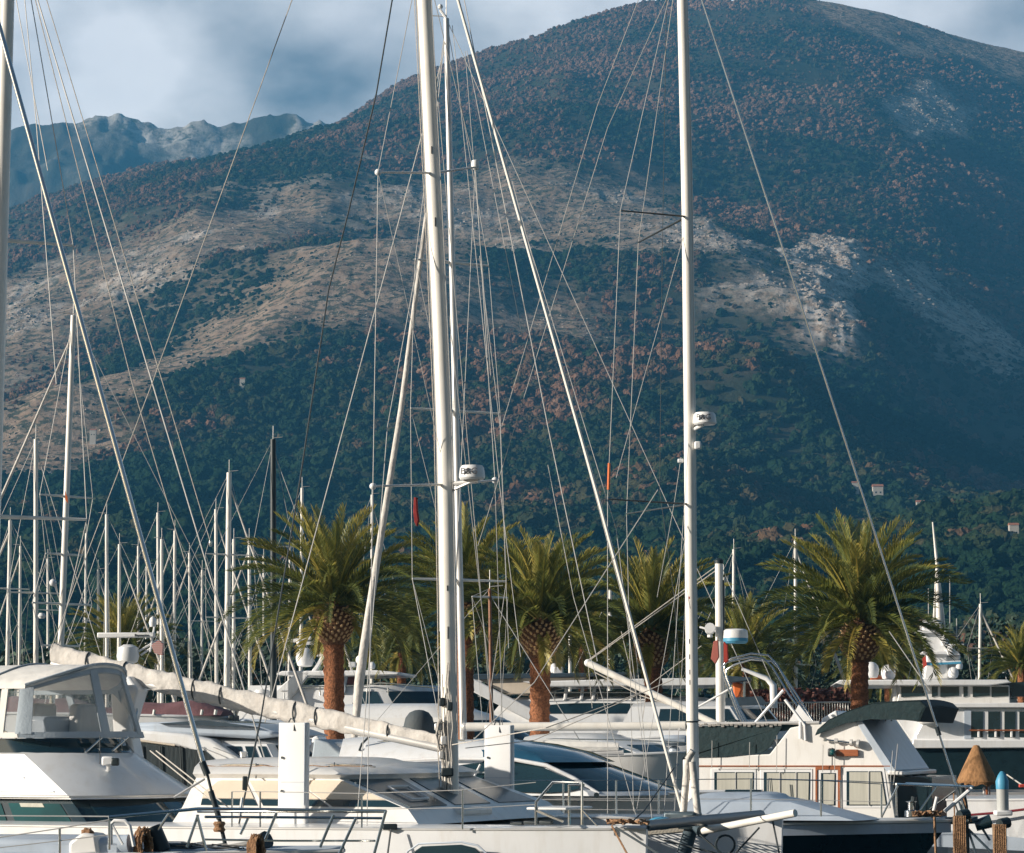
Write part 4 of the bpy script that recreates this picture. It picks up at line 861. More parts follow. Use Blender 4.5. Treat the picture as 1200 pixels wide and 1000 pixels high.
for a, b_ in zip(ft, tp): MB().tube([a, b_], .012, 6).build('stanchion', 'darkwire' if a is ft[0] else 'steel', ya)
wire(ya, 'lifeline', tp, .006); wire(ya, 'lifeline', [a.lerp(b_, .5) for a, b_ in zip(ft, tp)], .005)
tp2 = [B.p(-20, 956, 3.0), B.p(130, 957, 3.0), B.p(201, 951, 2.9)]
wire(ya, 'lifeline', tp2, .007)
pul = MB().tube([B.p(127, 958, .3), B.p(200, 951, .6), B.p(232, 948, .9), B.p(330, 949, 1.5), B.p(452, 951, CC), B.p(340, 951, 1.9), B.p(232, 951, 2.6)], .016, 8)
pul.tube([B.p(240, 957.5, .9), B.p(330, 958, 1.4), B.p(448, 959, CC)], .013, 8)
for a, b_ in (((182, 978), (199, 952)), ((219, 993), (232, 955)), ((242, 998), (231, 955)), ((282, 978), (291, 958)), ((311, 984), (324, 953)), ((375, 993), (391, 955)), ((396, 1004), (417, 959)), ((437, 1006), (452, 951))): pul.tube([B.p(*a, 1.2), B.p(*b_, 1.2)], .014, 6)
pul.tube([B.p(240, 984, 1.), B.p(330, 985.5, 1.3), B.p(440, 985.5, CC)], .010, 6); pul.build('pulpit', 'steel', ya)
MB().tube([B.p(130, 990, .9), B.p(130, 966, .9), B.p(134, 962, .9), B.p(146, 962, .9), B.p(152, 968, .9), B.p(157, 992, .9)], .018, 8).tube([B.p(131, 966, .9), B.p(144, 990, .9)], .012, 6).build('bow_ladder', 'plastic', ya)
MB().tube([B.p(292, 995, CC), B.p(313, 984, CC-.1)], [.07, .09], 12).build('bow_roller', 'black', ya)
MB().box(B.p(205, 990, CC), .5, .5, .05, (B.u, B.v, Z3)).build('deck_hatch', 'glass', ya, bevel=.02)
MB().tube([B.p(268, 990, 1.3), B.p(300, 984, 1.3)], .04, 8).build('bow_sprit', 'plastic', ya)
lifeA = [((108, 993), (140, 975)), ((135, 993), (175, 991))]
MB().prism([B.p(x, y, .95) for x, y in ((80, 1002), (80, 987), (96, 976), (112, 978), (116, 1002))], B.v*.35).build('anchor_locker', 'gel2', ya, bevel=.03)
MB().tube([B.p(118, 994, 1.1), B.p(152, 990, 1.1)], .1, 12).build('rolled_canvas', 'bluegel', ya)
for c, s_, lb in (((168, 975), 1., 'thick tan rope coil hanging on the bottom left yacht pulpit'), ((300, 983), .8, 'tan rope lashing wound round the black bow roller'), ((103, 975), .55, 'small tan rope bundle on the pale locker')):
    q = B.p(*c, CC-.5); o = coil(q+Z3*.02, .055*s_, .15*s_, 22, .009, ax=(B.u*.6-B.v*.8).normalized(), seed=c[0]).build('rope_coil', 'rope', loc=q); tag(o, lb, 'rope')
MB().tube([B.p(178, 970, CC-.35), B.p(190, 998, CC-.35)], .09, 12).build('mooring_bollard', 'black', ya)
for k in range(6): wire(ya, 'deck_line', [B.p(200+k*12, 990+rr.uniform(-3, 6), 1.2), B.p(225+k*14, 996+rr.uniform(-6, 4), 1.3), B.p(262+k*6, 992+rr.uniform(-4, 4), 1.4)], .008, ('darkwire', 'whiterope')[k % 2])
for a, b_ in (((183, 880), (275, 952)), ((176, 880), (265, 952))): wire(ya, 'spring_line', [B.p(*a, 4.5), B.p(*b_, 2.5)], .007, 'whiterope')
wire(ya, 'boathook', [B.p(204, 935, 3.), B.p(240, 913, 3.)], .014, 'alu')
for w_ in ([(17, -10), (56, 200)], [(28, -10), (43, 150), (66, 450)], [(40, -5), (155, 450), (250, 770)], [(53, -5), (191, 450), (247, 637)], [(344, -5), (178, 450), (60, 760)]):
    wire(ya, 'running_line', [B.p(x, y, CC+1.4) for x, y in w_], .0055, 'whiterope' if w_[0][0] in (344, 53, 40) else 'wire')
fitting(ya, B.p(247, 637, CC+1.4), (.03, .03, .06), 'steel', 'shackle')
# ---------------------------------------------------------------- flybridge boat at the left
B = Side(80, 33, 26)
m1 = thing('flybridge_boat', 'white flybridge motor boat at the left with clear vinyl enclosure and dark windscreen', 'motor boat', B.w(-3, 1.5, 0), 'motor boats in the middle rows')
s1 = B.s(330, 1.5); add_hull(m1, B, s1-10.5, s1, 3.9, 1.25, 1.5, 'gel', 'deck', strake=(.03, 'black'), off=-.45, rake=1.4)
low = [Rg(B, 985, -.25, 2.95, -140, 118, 262, 2.2), Rg(B, 938, -.05, 2.75, -130, 84, 205, 2.2)]
shell(B, low).build('saloon', 'darkhull', m1, sharp=30)
for a, b_, m_ in ((.40, .62, 'greenglass'), (.66, .93, 'greenglass'), (.94, 1.0, 'glass'), (1.05, 1.48, 'glass'), (1.52, 1.95, 'glass')):
    patch(B, low, a, b_, .12, .9, .012, 8).build('saloon_window', m_, m1)
patch(B, low, .72, .84, .8, .9, .02, 4).build('blind', 'curtain', m1)
up = [Rg(B, 937, -.12, 2.72, -150, 84, 206, 2.6), Rg(B, 934, -.12, 2.72, -150, 82, 204, 2.6), Rg(B, 884, .05, 2.25, -140, 28, 140, 2.8), Rg(B, 881, .12, 2.2, -138, 25, 136, 2.8)]
shell(B, up).build('flybridge_coaming', 'gel', m1, sharp=30)
MB().tube([rpt(B, up[1], t) + B.v*(-.02 if t < 1 else 0) for t in TS], .018, 6).build('rubbing_strake', 'alu', m1)
for y0, t0, t1 in ((.42, .3, .86), (.1, .3, .95)): patch(B, up, t0, t1, 1+y0, 1+y0+.04, .016, 8).build('moulding_line', 'bluegel', m1)
ws = [Rg(B, 883, .1, 2.2, -60, 27, 138, 2.8), Rg(B, 866, .12, 2.15, -58, 14, 126, 2.8)]
patch(B, ws, .0, 2.6, 0, 1, .012, 30).build('low_windscreen', 'glass', m1)
en = [Rg(B, 866, .06, 2.45, -92, 22, 143, 3.2), Rg(B, 860, .06, 2.45, -92, 21, 141, 3.2), Rg(B, 808, .18, 2.2, -88, 26, 122, 3.2), Rg(B, 803, .2, 2.18, -87, 25, 119, 3.2)]
en[2]['arch'] = .27; en[3]['arch'] = .27
# clear panels framed by canvas strips
for a, b_ in ((.1, .46), (.5, .8), (.83, .97), (1.03, 1.34), (1.38, 1.68), (1.72, 1.97), (2.05, 2.45), (2.5, 2.9)):
    patch(B, en, a, b_, 1.02, 1.97, .004, 8).build('clear_panel', 'clear', m1)
for a in (.08, .48, .815, 1.0, 1.36, 1.7, 2.0, 2.48): patch(B, en, a-.032, min(a+.032, 3), .9, 2.02, .02, 3).build('canvas_strip', 'fabric' if a < 1 else 'greyfabric', m1)  # front strips greyed to paint their shade, sunlit side strips left pale
patch(B, en, .02, .99, .2, 1.03, .018, 10).build('canvas_hem', 'fabric', m1); patch(B, en, 1.0, 2.9, .2, 1.03, .018, 24).build('canvas_hem', 'greyfabric', m1)  # hem split likewise: pale on the sunlit side, shade-grey in front
patch(B, en, 1., 2.9, 1.95, 2.6, .016, 24).build('canvas_brow', 'greyfabric', m1)
# arched canopy
r_ = en[3]; rows = []
for i in range(9):
    f = i/8; row = []
    for j in range(15):
        a = j/14; sv = r_['sa']+((r_['sc']+(r_['sm']-r_['sc'])*(1-abs(2*a-1)**3.2)+.05)-r_['sa'])*f
        row.append(B.w(sv, r_['a']-.03+(r_['b']-r_['a']+.06)*a, r_['z']-.01+.29*(1-abs(2*a-1)**2.2)*(1+.06*math.sin(f*math.pi))))
    rows.append(row)
cp = MB().loft([r+[p-Z3*.035 for p in r[::-1]] for r in rows], True, True, True).build('canopy', 'fabric', m1, sharp=60)
MB().tube([p+Z3*.012 for p in rows[-1]], .02, 6).tube([p+Z3*.012 for p in rows[4]], .012, 6).build('canopy_piping', 'greyfabric', cp)
for a, b_ in (((.3, .1), (.75, 1.9)), ((.75, .2), (.45, 1.9)), ((1.55, .1), (1.9, 1.5)), ((.9, .2), (.2, 1.7))):
    p, q = cpt(B, en, a[0], a[1]), cpt(B, en, b_[0], b_[1]); c = (B.w(0, 1.3, p.z)-p); MB().tube([p+B.v*.15, q+B.v*.15], .016, 6).build('canopy_tube', 'steel', m1)
# helm seats and console seen through the vinyl
for x, y, w, h in ((48, 855, .5, .7), (100, 852, .55, .6)): MB().box(B.p(x, y, 1.2), .18, w, h, (B.u, B.v, Z3)).build('helm_seat', 'gel2', m1, bevel=.05)
MB().box(B.p(78, 862, 1.2), .4, 1.4, .5, (B.u, B.v, Z3)).build('helm_console', 'bluegel', m1, bevel=.06)
MB().tube([B.p(72, 884, 2.), B.p(60, 896, 1.)], .01).build('wiper', 'black', m1)
for a, b_ in (((56, 884), (78, 863)), ((100, 882), (122, 862)), ((132, 880), (150, 864))): MB().tube([B.p(*a, .4), B.p(*b_, .9)], .014, 6).build('strut', 'steel', m1)
fitting(m1, B.p(127, 892, .5), (.16, .14, .12), 'plastic', 'search_light'); fitting(m1, B.p(135, 893, .45), (.10, .10, .10), 'black', 'search_light_lens'); MB().tube([B.p(127, 903, .6), B.p(127, 896, .55)], .03).build('search_light_foot', 'plastic', m1)
MB().tube([B.p(117, 897, .6), B.p(117, 862, .6)], .007, 5).build('aerial', 'darkwire', m1)
# white radar arch behind the canopy with the open scanner
MB().prism([B.p(x, y, 2.2) for x, y in ((134, 882), (128, 800), (150, 792), (162, 808), (150, 850), (158, 890))], B.v*.25).build('radar_arch', 'gel', m1, bevel=.03)
MB().prism([B.p(x, y, 2.6) for x, y in ((60, 805), (135, 797), (160, 800), (168, 808), (60, 814))], B.v*.3).build('arch_wing', 'gel', m1, bevel=.03)
for k in (): wire(m1, 'guard_rail', [cpt(B, low, .3+k*.1, 0)+Z3*.1, cpt(B, low, .95, .2)-B.v*.25+Z3*(.1+k*.25), cpt(B, low, 1.4, .2)+B.u*.3+Z3*(.1+k*.25)], .01, 'steel')

# ---------------------------------------------------------------- open array radar on a pedestal, its own boat behind the canopy
B = Side(150, 46, 12)
m2 = thing('motor_cruiser', 'motor cruiser with sweeping white arch over a black canvas side, left of the daggerboard', 'motor boat', B.w(0, 1.5, 0), 'motor boats in the middle rows')
s1 = B.s(420, 1.8); add_hull(m2, B, s1-10.5, s1, 3.8, 1.3, 1.7, 'gel', 'deck', strake=(.03, 'plastic'), rake=1.3)
slab(B, [(120, 872), (146, 868), (240, 880), (268, 905), (262, 955), (120, 960)], .0, .06).build('canvas_side', 'blackcanvas', m2)
for x in (168, 190, 214, 236): MB().tube([B.p(x-3, 874, -.03), B.p(x, 945, -.03)], .014, 5).build('canvas_seam', 'black', m2)
cabr = [Rg(B, 958, .15, 3.45, 130, 330, 410, 2.2), Rg(B, 892, .2, 3.4, 150, 322, 395, 2.2), Rg(B, 872, .3, 3.3, 160, 312, 372, 2.2), Rg(B, 866, .6, 3.0, 165, 305, 360, 2.2)]
shell(B, cabr, .05).build('cabin', 'gel', m2, sharp=30)
for a, b_ in ((.62, .80), (.83, .90), (.925, .985)): patch(B, cabr, a, b_, 1.05, 1.85, .014, 6).build('cabin_window', 'glass', m2)
for a, b_ in ((1.05, 1.45), (1.5, 1.95)): patch(B, cabr, a, b_, 1.05, 1.9, .014, 8).build('windscreen', 'bluegel' if 0 else 'glass', m2)
MB().prism([B.p(x, y, .02) for x, y in ((141, 863), (165, 856), (215, 860), (246, 866), (268, 880), (295, 900), (286, 908), (258, 897), (236, 884), (205, 874), (148, 872))], B.v*3.5).build('arch_roof', 'gel', m2, bevel=.05)
MB().prism([B.p(x, y, .3) for x, y in ((150, 856), (160, 847), (240, 845), (300, 850), (335, 862), (300, 866), (220, 862))], B.v*2.9).build('hardtop', 'bluegel', m2, bevel=.06)
MB().prism([B.p(x, y, .2) for x, y in ((185, 848), (240, 844), (300, 852), (250, 851))], B.v*3.1).build('hardtop_glass', 'slate', m2)
MB().tube([B.p(150, 866, -.03), B.p(205, 873.5, -.03)], .02, 6).build('arch_strip', 'beige', m2)
for a in ((236, 876, 286, 905), (250, 876, 296, 903)): MB().tube([B.p(a[0], a[1], -.0), B.p((a[0]+a[2])/2+3, (a[1]+a[3])/2-3, -.0), B.p(a[2], a[3], -.0)], .008, 5).build('arch_groove', 'alu', m2)
MB().prism([B.p(x, y, .8) for x, y in ((362, 880), (366, 864), (372, 862), (378, 873), (396, 869), (401, 874), (392, 881), (372, 888))], B.v*.5).build('roof_spoiler', 'gel', m2, bevel=.03)
MB().prism([B.p(x, y, .4) for x, y in ((364, 895), (368, 866), (384, 870), (410, 893), (404, 897))], B.v*2.6).build('screen_visor', 'greyfabric', m2, bevel=.03)
MB().box(B.p(250, 899, .05), .1, .12, .2).build('vent', 'black', m2, bevel=.02)
# horizontal scanner
B2 = Side(152, 44, 5); q = B2.p(152, 782, 1.)
MB().lathe(q, [(.10, -.45), (.10, -.2), (.2, -.16), (.12, -.1)], 14).build('scanner_post', 'plastic', m2)
dm = MB().lathe(B2.p(150, 769, 1.), [(.1, -.14), (.17, -.1), (.2, 0), (.17, .15), (.08, .2)], 18).build('scanner_gearbox', 'plastic', m2)
bar = MB().box(B2.p(148, 744.5, 1.), 1.02, .12, .09, (B2.u, B2.v, Z3)).build('scanner_bar', 'plastic', m2, bevel=.02)
text_part('Raymarine', .06, facing(B2.p(166, 744.5, .935), B2.u, Z3), 'ink', bar)
for a, b_ in (((160, 765), (185, 750)), ((165, 768), (188, 752)), ((176, 764), (182, 728))): MB().tube([B2.p(*a, 1.), B2.p(*b_, 1.1)], .018, 6).build('scanner_strut', 'plastic', m2)
MB().lathe(B2.p(179, 728, 1.), [(.05, -.1), (.07, -.03), (.05, .05), (.0001, .09)], 12).build('horn_lamp', 'plastic', m2)

# ---------------------------------------------------------------- low white launch under a maroon cover
B = Side(160, 56, 4)
tb = thing('launch', 'low white launch under a maroon cover below the sagging sail cover', 'motor boat', B.w(1, 1, 0), 'motor boats in the middle rows')
s1 = B.s(276, .9); zt = B.z(210, 840, 0)
hh, nr, fr = hull_rings(B, s1-5.5, s1, 1.9, zt+.08, zt-.02, rake=.1, zb=-.3, fine=5, full=.6, stern=.9); 
MB().loft(hh, False).build('hull', 'gel', tb); MB().tube(nr, .03, 6).tube(fr, .03, 6).build('rubbing_strake', 'plastic', tb)
cv = []
for i in range(25):
    t_ = i/24; s = s1-5.4+5.2*t_; h = .33+.10*math.sin(t_*9)+.05*math.sin(t_*23); row = []
    for j in range(9):
        a = j/8; row.append(B.w(s, .06+1.78*a, zt+.02+h*(1-abs(2*a-1)**3)*(1-.6*t_**6)))
    cv.append(row)
MB().loft(cv, False, True, True).build('cover', 'maroon', tb, sharp=70)
for x in (180, 236, 252): MB().tube([B.p(x, 838, -.04), B.p(x+1, 832, -.03)], .04, 8).build('cleat', 'steel', tb)
MB().box(B.p(274, 846, .5), .12, .7, .28, (B.u, B.v, Z3)).build('outboard_bracket', 'black', tb, bevel=.02)
MB().prism([B.p(x, y, .2) for x, y in ((276, 853), (280, 842), (345, 845), (345, 858))], B.v*1.2).build('stern_pod', 'bluegel', tb, bevel=.06)

# ---------------------------------------------------------------- sport cruiser with the blue glass roof
B = Side(600, 43, 18)
m3 = thing('sport_cruiser', 'white sport cruiser with blue glass roof and swept dark side windows, behind the right daggerboard', 'motor boat', B.w(0, 1.9, 0), 'motor boats in the middle rows')
s1 = B.s(860, 1.95); z1 = B.z(860, 929, 1.95)
add_hull(m3, B, s1-12, s1, 3.9, z1-.12, z1, 'gel', 'gel', strake=(.022, 'alu'), rake=1.6, wl=.7)
rg = [Rg(B, 933, .25, 3.6, 380, 690, 800, 2.1), Rg(B, 929, .28, 3.55, 382, 688, 796, 2.1), Rg(B, 893, .5, 3.3, 420, 628, 700, 2.3), Rg(B, 884, .62, 3.2, 425, 606, 672, 2.4), Rg(B, 870, .95, 2.9, 430, 560, 610, 2.4)]
shell(B, rg, .05).build('superstructure', 'gel', m3, sharp=28)
WPT = [(536, 897), (568, 893), (602, 892), (622, 894), (642, 902), (662, 911), (680, 921), (678, 925), (660, 928.5), (640, 929.5), (602, 928.5), (568, 922), (536, 915)]
sw = MB().prism([B.p(x, y, .26+.24*(929-y)/36-.03) for x, y in WPT], B.v*.05).build('side_window', 'glass', m3, bevel=.008)
for x in (1.03, 1.51): patch(B, rg, x, x+.46, 1.04, 2.1, .014, 10).build('windscreen', 'glass', m3)
# glass roof, bulging over the screen
rf = [Rg(B, 893.5, .46, 3.34, 566, 640, 716, 2.3), Rg(B, 882, .62, 3.2, 566, 622, 690, 2.4), Rg(B, 872, 1., 2.8, 560, 596, 650, 2.4), Rg(B, 867, 1.5, 2.4, 552, 570, 610, 2.4)]
shell(B, rf, .03).build('glass_roof', 'blueroof', m3, sharp=30)
MB().tube([B.p(x, y, .40) for x, y in ((440, 893), (520, 889), (600, 890), (640, 897), (672, 912), (702, 930))], [.02, .03, .035, .035, .035, .025], 8).build('window_arch', 'gel', m3)
MB().tube([B.p(548, 926, .2), B.p(556, 910, .25), B.p(563, 896, .3)], .02, 6).build('grab_rail', 'plastic', m3)
MB().tube([B.p(536, 906, .3), B.p(600, 905, .33)], .012, 5).build('window_divider', 'alu', sw)
MB().tube([B.p(699, 932, .1), B.p(699, 932, .02)], .045, 12).build('hawse_hole', 'black', m3)
for y0 in (938, 949): MB().tube([B.p(540, y0-2, -.02), B.p(700, y0, -.02), B.p(790, y0+1, .5)], .008, 5).build('hull_moulding', 'alu', m3)
up3 = [Rg(B, 896, .6, 3.2, 395, 545, 600, 2.2), Rg(B, 874, .9, 2.9, 400, 490, 545, 2.2), Rg(B, 866, 1.2, 2.6, 402, 460, 500, 2.2)]
shell(B, up3, .04).build('flybridge', 'gel', m3, sharp=30)
MB().box(B.p(497, 891, .55), .06, .02, .08, (B.u, B.v, Z3)).build('red_badge', 'red', m3)
MB().tube([B.p(430, 872, 1.), B.p(470, 866, 1.), B.p(545, 868, 1.)], .014, 6).build('flybridge_rail', 'steel', m3)
q = B.p(491, 868, 1.8)
MB().lathe(q-Z3*.05, [(.27, 0), (.275, .15), (.27, .32), (.24, .45), (.17, .54), (.08, .58), (.0001, .59)], 24).build('dome_cover', 'domecover', m3)
MB().tube([B.p(421, 880, .8), B.p(424, 872, .8), B.p(434, 862, .8), B.p(446, 858, .8)], .02, 6).build('hoop', 'black', m3)

# ---------------------------------------------------------------- wooden trimmed trawler
B = Side(1045, 46, 19); T0 = 3.4
tr = thing('trawler', 'white trawler with dark green canvas screens, orange trim and green awning', 'motor boat', B.w(-3, T0/2, 0), 'motor boats in the middle rows')
s1 = B.s(1165, 1.9); z1 = B.z(1100, 962, 1.5)
add_hull(tr, B, s1-11.5, s1, 4.0, z1-.1, z1+.05, 'gel2', 'deck', strake=(.03, 'wood'), off=-.3, rake=1.0)
body = [(800, 962), (800, 890), (815, 887), (902, 884), (926, 853), (958, 847), (1002, 843), (1041, 906), (1050, 962)]
slab(B, body, .0, T0).build('cabin', 'gel2', tr, bevel=.02)
# sloping front, its shade painted in blue-grey, with rounded lower lip
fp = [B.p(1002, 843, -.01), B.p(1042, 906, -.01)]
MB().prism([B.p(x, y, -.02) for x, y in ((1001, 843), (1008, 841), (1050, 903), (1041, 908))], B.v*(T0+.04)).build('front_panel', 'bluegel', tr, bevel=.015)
MB().prism([B.p(x, y, -.06) for x, y in ((1040, 903), (1058, 904), (1058, 909), (1040, 908))], B.v*(T0+.12)).build('front_lip', 'gel2', tr, bevel=.02)
for k in range(5):
    a = .12+.18*k; c = B.p(1006, 843, 0)+B.v*T0*a; MB().box(c+Z3*(-.04)+B.u*.06, .02, .05, .1, (B.u, B.v, Z3)).build('awning_snap', 'black', tr)
slab(B, [(1046, 910), (1092, 911), (1092, 962), (1050, 962)], .3, T0-.7).build('lower_front_shade', 'darkhull', tr)  # dark slab that paints the shade under the front lip
for k in range(4): MB().tube([B.p(1046, 908, 0)+B.v*(.4+.8*k), B.p(1062, 916, 0)+B.v*(.4+.8*k)], .035, 6).build('lip_bracket', 'gel2', tr)
# orange trim line and door
MB().tube([B.p(803, 898, -.012), B.p(1043, 898, -.012)], .014, 6).build('orange_trim', 'wood', tr)
MB().tube([B.p(842, 901.5, -.012), B.p(950, 901.5, -.012)], .010, 6).build('drip_rail', 'alu', tr)
def win(x0, y0, x1, y1, slope=0, dark=.06, nb=1):
    f = slab(B, [(x0, y0), (x1-slope, y0), (x1, y1), (x0, y1)], -.012, .03).build('window', 'plastic', tr, bevel=.006)
    g = slab(B, [(x0+4, y0+4), (x1-slope-3, y0+4), (x1-3.5, y1-3), (x0+4, y1-3)], -.022, .03).build('pane', 'glass', f)
    c = slab(B, [(x0+4+dark*(x1-x0), y0+5), (x1-slope-4, y0+5), (x1-5, y1-4), (x0+4+dark*(x1-x0), y1-4)], -.030, .03).build('curtain', 'curtain', f)
    for k in range(nb): x = x0+(x1-x0)*(k+1.2)/(nb+1.2); MB().tube([B.p(x, y0+4, -.036), B.p(x, y1-3, -.036)], .012, 5).build('mullion', 'alu', f)
win(833, 901, 886, 944); win(891, 901, 952, 945, nb=2); win(988, 900, 1043, 947, slope=7)
d = MB()
for p_ in (((955.5, 899), (985, 899), (985, 902), (955.5, 902)), ((955.5, 902), (957.5, 902), (957.5, 947), (955.5, 947)), ((982, 902), (985, 902), (985, 947), (982, 947))): d.prism([B.p(x, y, -.03) for x, y in p_], B.v*.05)
d.build('door_frame', 'wood', tr)
win(958, 902, 982, 947, nb=0, dark=.12)
# green side screen with lashed top edge
scp = [(800, 890), (815, 851), (914, 849), (916, 852), (902, 876), (893, 882), (850, 887), (800, 888)]
sc = slab(B, scp, -.03, .04).build('canvas_screen', 'green', tr)
sp = MB()
for k in range(20): x = 816+98*k/19; sp.box(B.p(x, 850+1.2*math.sin(k*2.3), -.05), .05, .03, .035)
sp.build('lacing', 'whiterope', sc)
lr = MB().tube([B.p(815, 848.5, -.02), B.p(916, 847.5, -.02), B.p(960, 847, .0)], .03, 8).build('top_rail', 'alu', tr)
slab(B, [(902, 849), (958, 847), (958, 853), (904, 858)], .05, .05).build('canvas_screen', 'green', tr)
# awning over the bridge
aw = [(955, 862), (958, 855), (972, 843), (994, 833), (1022, 824), (1050, 822), (1078, 821), (1085, 828), (1078, 846), (1060, 844), (1020, 843), (990, 848)]
slab(B, aw, -.10, .06).build('awning_side', 'green', tr); 
tw = [(958, 855), (972, 843), (994, 833), (1022, 824), (1050, 822), (1078, 821), (1085, 828)]
rowsA = [[B.p(x, y, -.10)+B.v*(T0+.2)*j/10+Z3*.04*(1-(j/5-1)**2) for j in range(11)] for x, y in tw]
MB().loft([r+[p-Z3*.02 for p in r[::-1]] for r in rowsA], True, True, True).build('awning', 'green', tr, sharp=50)
slab(B, [(1078, 846), (1085, 828), (1083, 826), (1074, 846)], -.1, T0+.2).build('awning_valance', 'green', tr)
MB().prism([B.p(x, y, .5) for x, y in ((958, 860), (963, 842), (980, 832), (985, 848))], B.v*(T0-1)).build('bridge_screen', 'gel', tr, bevel=.03)
# board, port light and horn
MB().box(B.p(993, 882.5, -.04), .40, .05, .12, (B.u, B.v, Z3)).build('navigation_board', 'wood', tr, bevel=.008)
q = B.p(974.5, 882, -.09); MB().box(q, .13, .1, .15, (B.u, B.v, Z3)).build('navigation_lamp', 'black', tr, bevel=.03); MB().ball(q+B.u*.03-B.v*.04, .06, n=10).build('lamp_glass', 'greenglass', tr)
MB().tube([B.p(967, 867, -.07), B.p(1000, 871, -.07)], [.015, .022], 8).tube([B.p(967, 865, -.07), B.p(967, 869, -.07)], .03, 8).build('horn', 'steel', tr)
MB().tube([B.p(1004, 871.5, -.07), B.p(1007, 872, -.07)], [.075, .08], 14).tube([B.p(996, 870.5, -.07), B.p(999, 870.5, -.07)], [.06, .065], 14).tube([B.p(978, 868.5, -.07), B.p(982, 868.5, -.07)], .045, 12).build('horn_trumpet', 'alu', tr)
# hinged davit, mast, derrick
MB().tube([B.p(944, 868, -.05), B.p(943, 850, -.05), B.p(920, 820, -.02)], .028, 8).tube([B.p(938, 866, -.05), B.p(938, 846, -.05)], .03, 8).build('davit', 'plastic', tr)
slab(B, [(923, 848), (936, 826), (952, 846)], .2, .04).build('davit_plate', 'gel', tr)
MC = 1.7
pm0, pm1 = B.p(844.5, 875, MC), B.p(842.5, 657, MC)
mast_part(tr, pm0, pm1, .085, .075); MB().lathe(pm1, [(.085, -.06), (.09, 0), (.05, .04), (.0001, .05)], 12).build('mast_cap', 'black', tr)
MB().tube([B.p(847.5, 680, MC), B.p(848, 780, MC)], .022, 6).build('mast_cable', 'darkwire', tr)
for py, k in ((735, 0),):
    c = B.p(862, 748, MC-.05); MB().tube([B.p(845, 752, MC), c], .05, 8).build('radar_bracket', 'plastic', tr)
    rd = MB().lathe(c, [(.20, -.10), (.235, -.06), (.235, .02)], 24).build('radar_base', 'blue', tr)
    MB().lathe(c, [(.235, .0), (.24, .03), (.23, .14), (.19, .17), (.0001, .18)], 24).build('radar_dome', 'plastic', tr)
MB().tube([B.p(820, 735, MC), B.p(843, 741, MC)], .02, 6).tube([B.p(832, 738, MC-.12), B.p(832, 736, MC-.3)], .1, 12).tube([B.p(832, 744, MC-.2), B.p(832, 747, MC-.2)], .05, 8).build('mast_lamp_arm', 'plastic', tr)
dz0, dz1 = B.p(898, 877, MC-.05), B.p(689, 777, MC-.05)
MB().tube([B.p(846, 852, MC-.05), dz1], [.062, .07], 12).build('derrick_boom', 'mast', tr); MB().ball(dz1, .075, n=10).build('boom_end', 'plastic', tr)
for a in (-.03, .05): wire(tr, 'topping_lift', [pm1-Z3*(.1+a), dz1+Z3*.04+B.v*a], .009, 'whiterope')
wire(tr, 'tackle', [dz1, B.p(694, 830, MC)], .007, 'whiterope'); wire(tr, 'tackle', [B.p(697, 788, MC), B.p(750, 815, MC), B.p(820, 838, MC)], .012, 'whiterope'); wire(tr, 'stay', [pm1, B.p(905, 800, MC)], .006)
for a, b_ in (((728, 740), (745, 812)), ((758, 806), (752, 850)), ((757, 806), (822, 757))): wire(tr, 'tackle', [B.p(*a, MC), B.p(*b_, MC)], .007, 'whiterope')
# stainless awning hoops
for k, (dx, dy) in enumerate(((0, 0), (5, -4), (9, 3))):
    pts = [(881+dx, 872), (862+dx*.5, 830), (847+dx*.4, 790+dy), (846+dx*.6, 782+dy), (852+dx, 776+dy), (880, 770+dy), (895+dx, 772+dy), (905+dx, 782+dy), (925+dx, 815), (948+dx*.5, 845)]
    MB().tube([B.p(x, y, .5+k*1.1) for x, y in pts], .018, 8).build('awning_hoop', 'steel', tr)
MB().tube([B.p(872, 862, .6), B.p(918, 809, .6)], .026, 8).build('white_prop', 'plastic', tr); MB().tube([B.p(805, 836, .6), B.p(858, 806, .6)], .02, 8).build('white_prop', 'plastic', tr)
MB().ball(B.p(860, 858, .8), .24, .22, .24, 14).build('seat_cover', 'green', tr); MB().box(B.p(862, 864, .8), .5, .5, .2, (B.u, B.v, Z3)).build('seat_cover', 'green', tr, bevel=.06)
for x, yb_, yt in ((834, 900, 868), (878, 900, 870), (910, 905, 862), (964, 905, 873), (978, 905, 868), (1041, 945, 880), (1047, 920, 872)): MB().tube([B.p(x, yb_, -.1), B.p(x+(.5 if x < 1040 else 5), yt, -.1)], .007, 5).build('aerial', 'wire', tr)
for x in (902, 904): MB().tube([B.p(x, 912, -.25), B.p(x+2, 935, -.25)], .008, 5).build('tripod', 'black', tr)

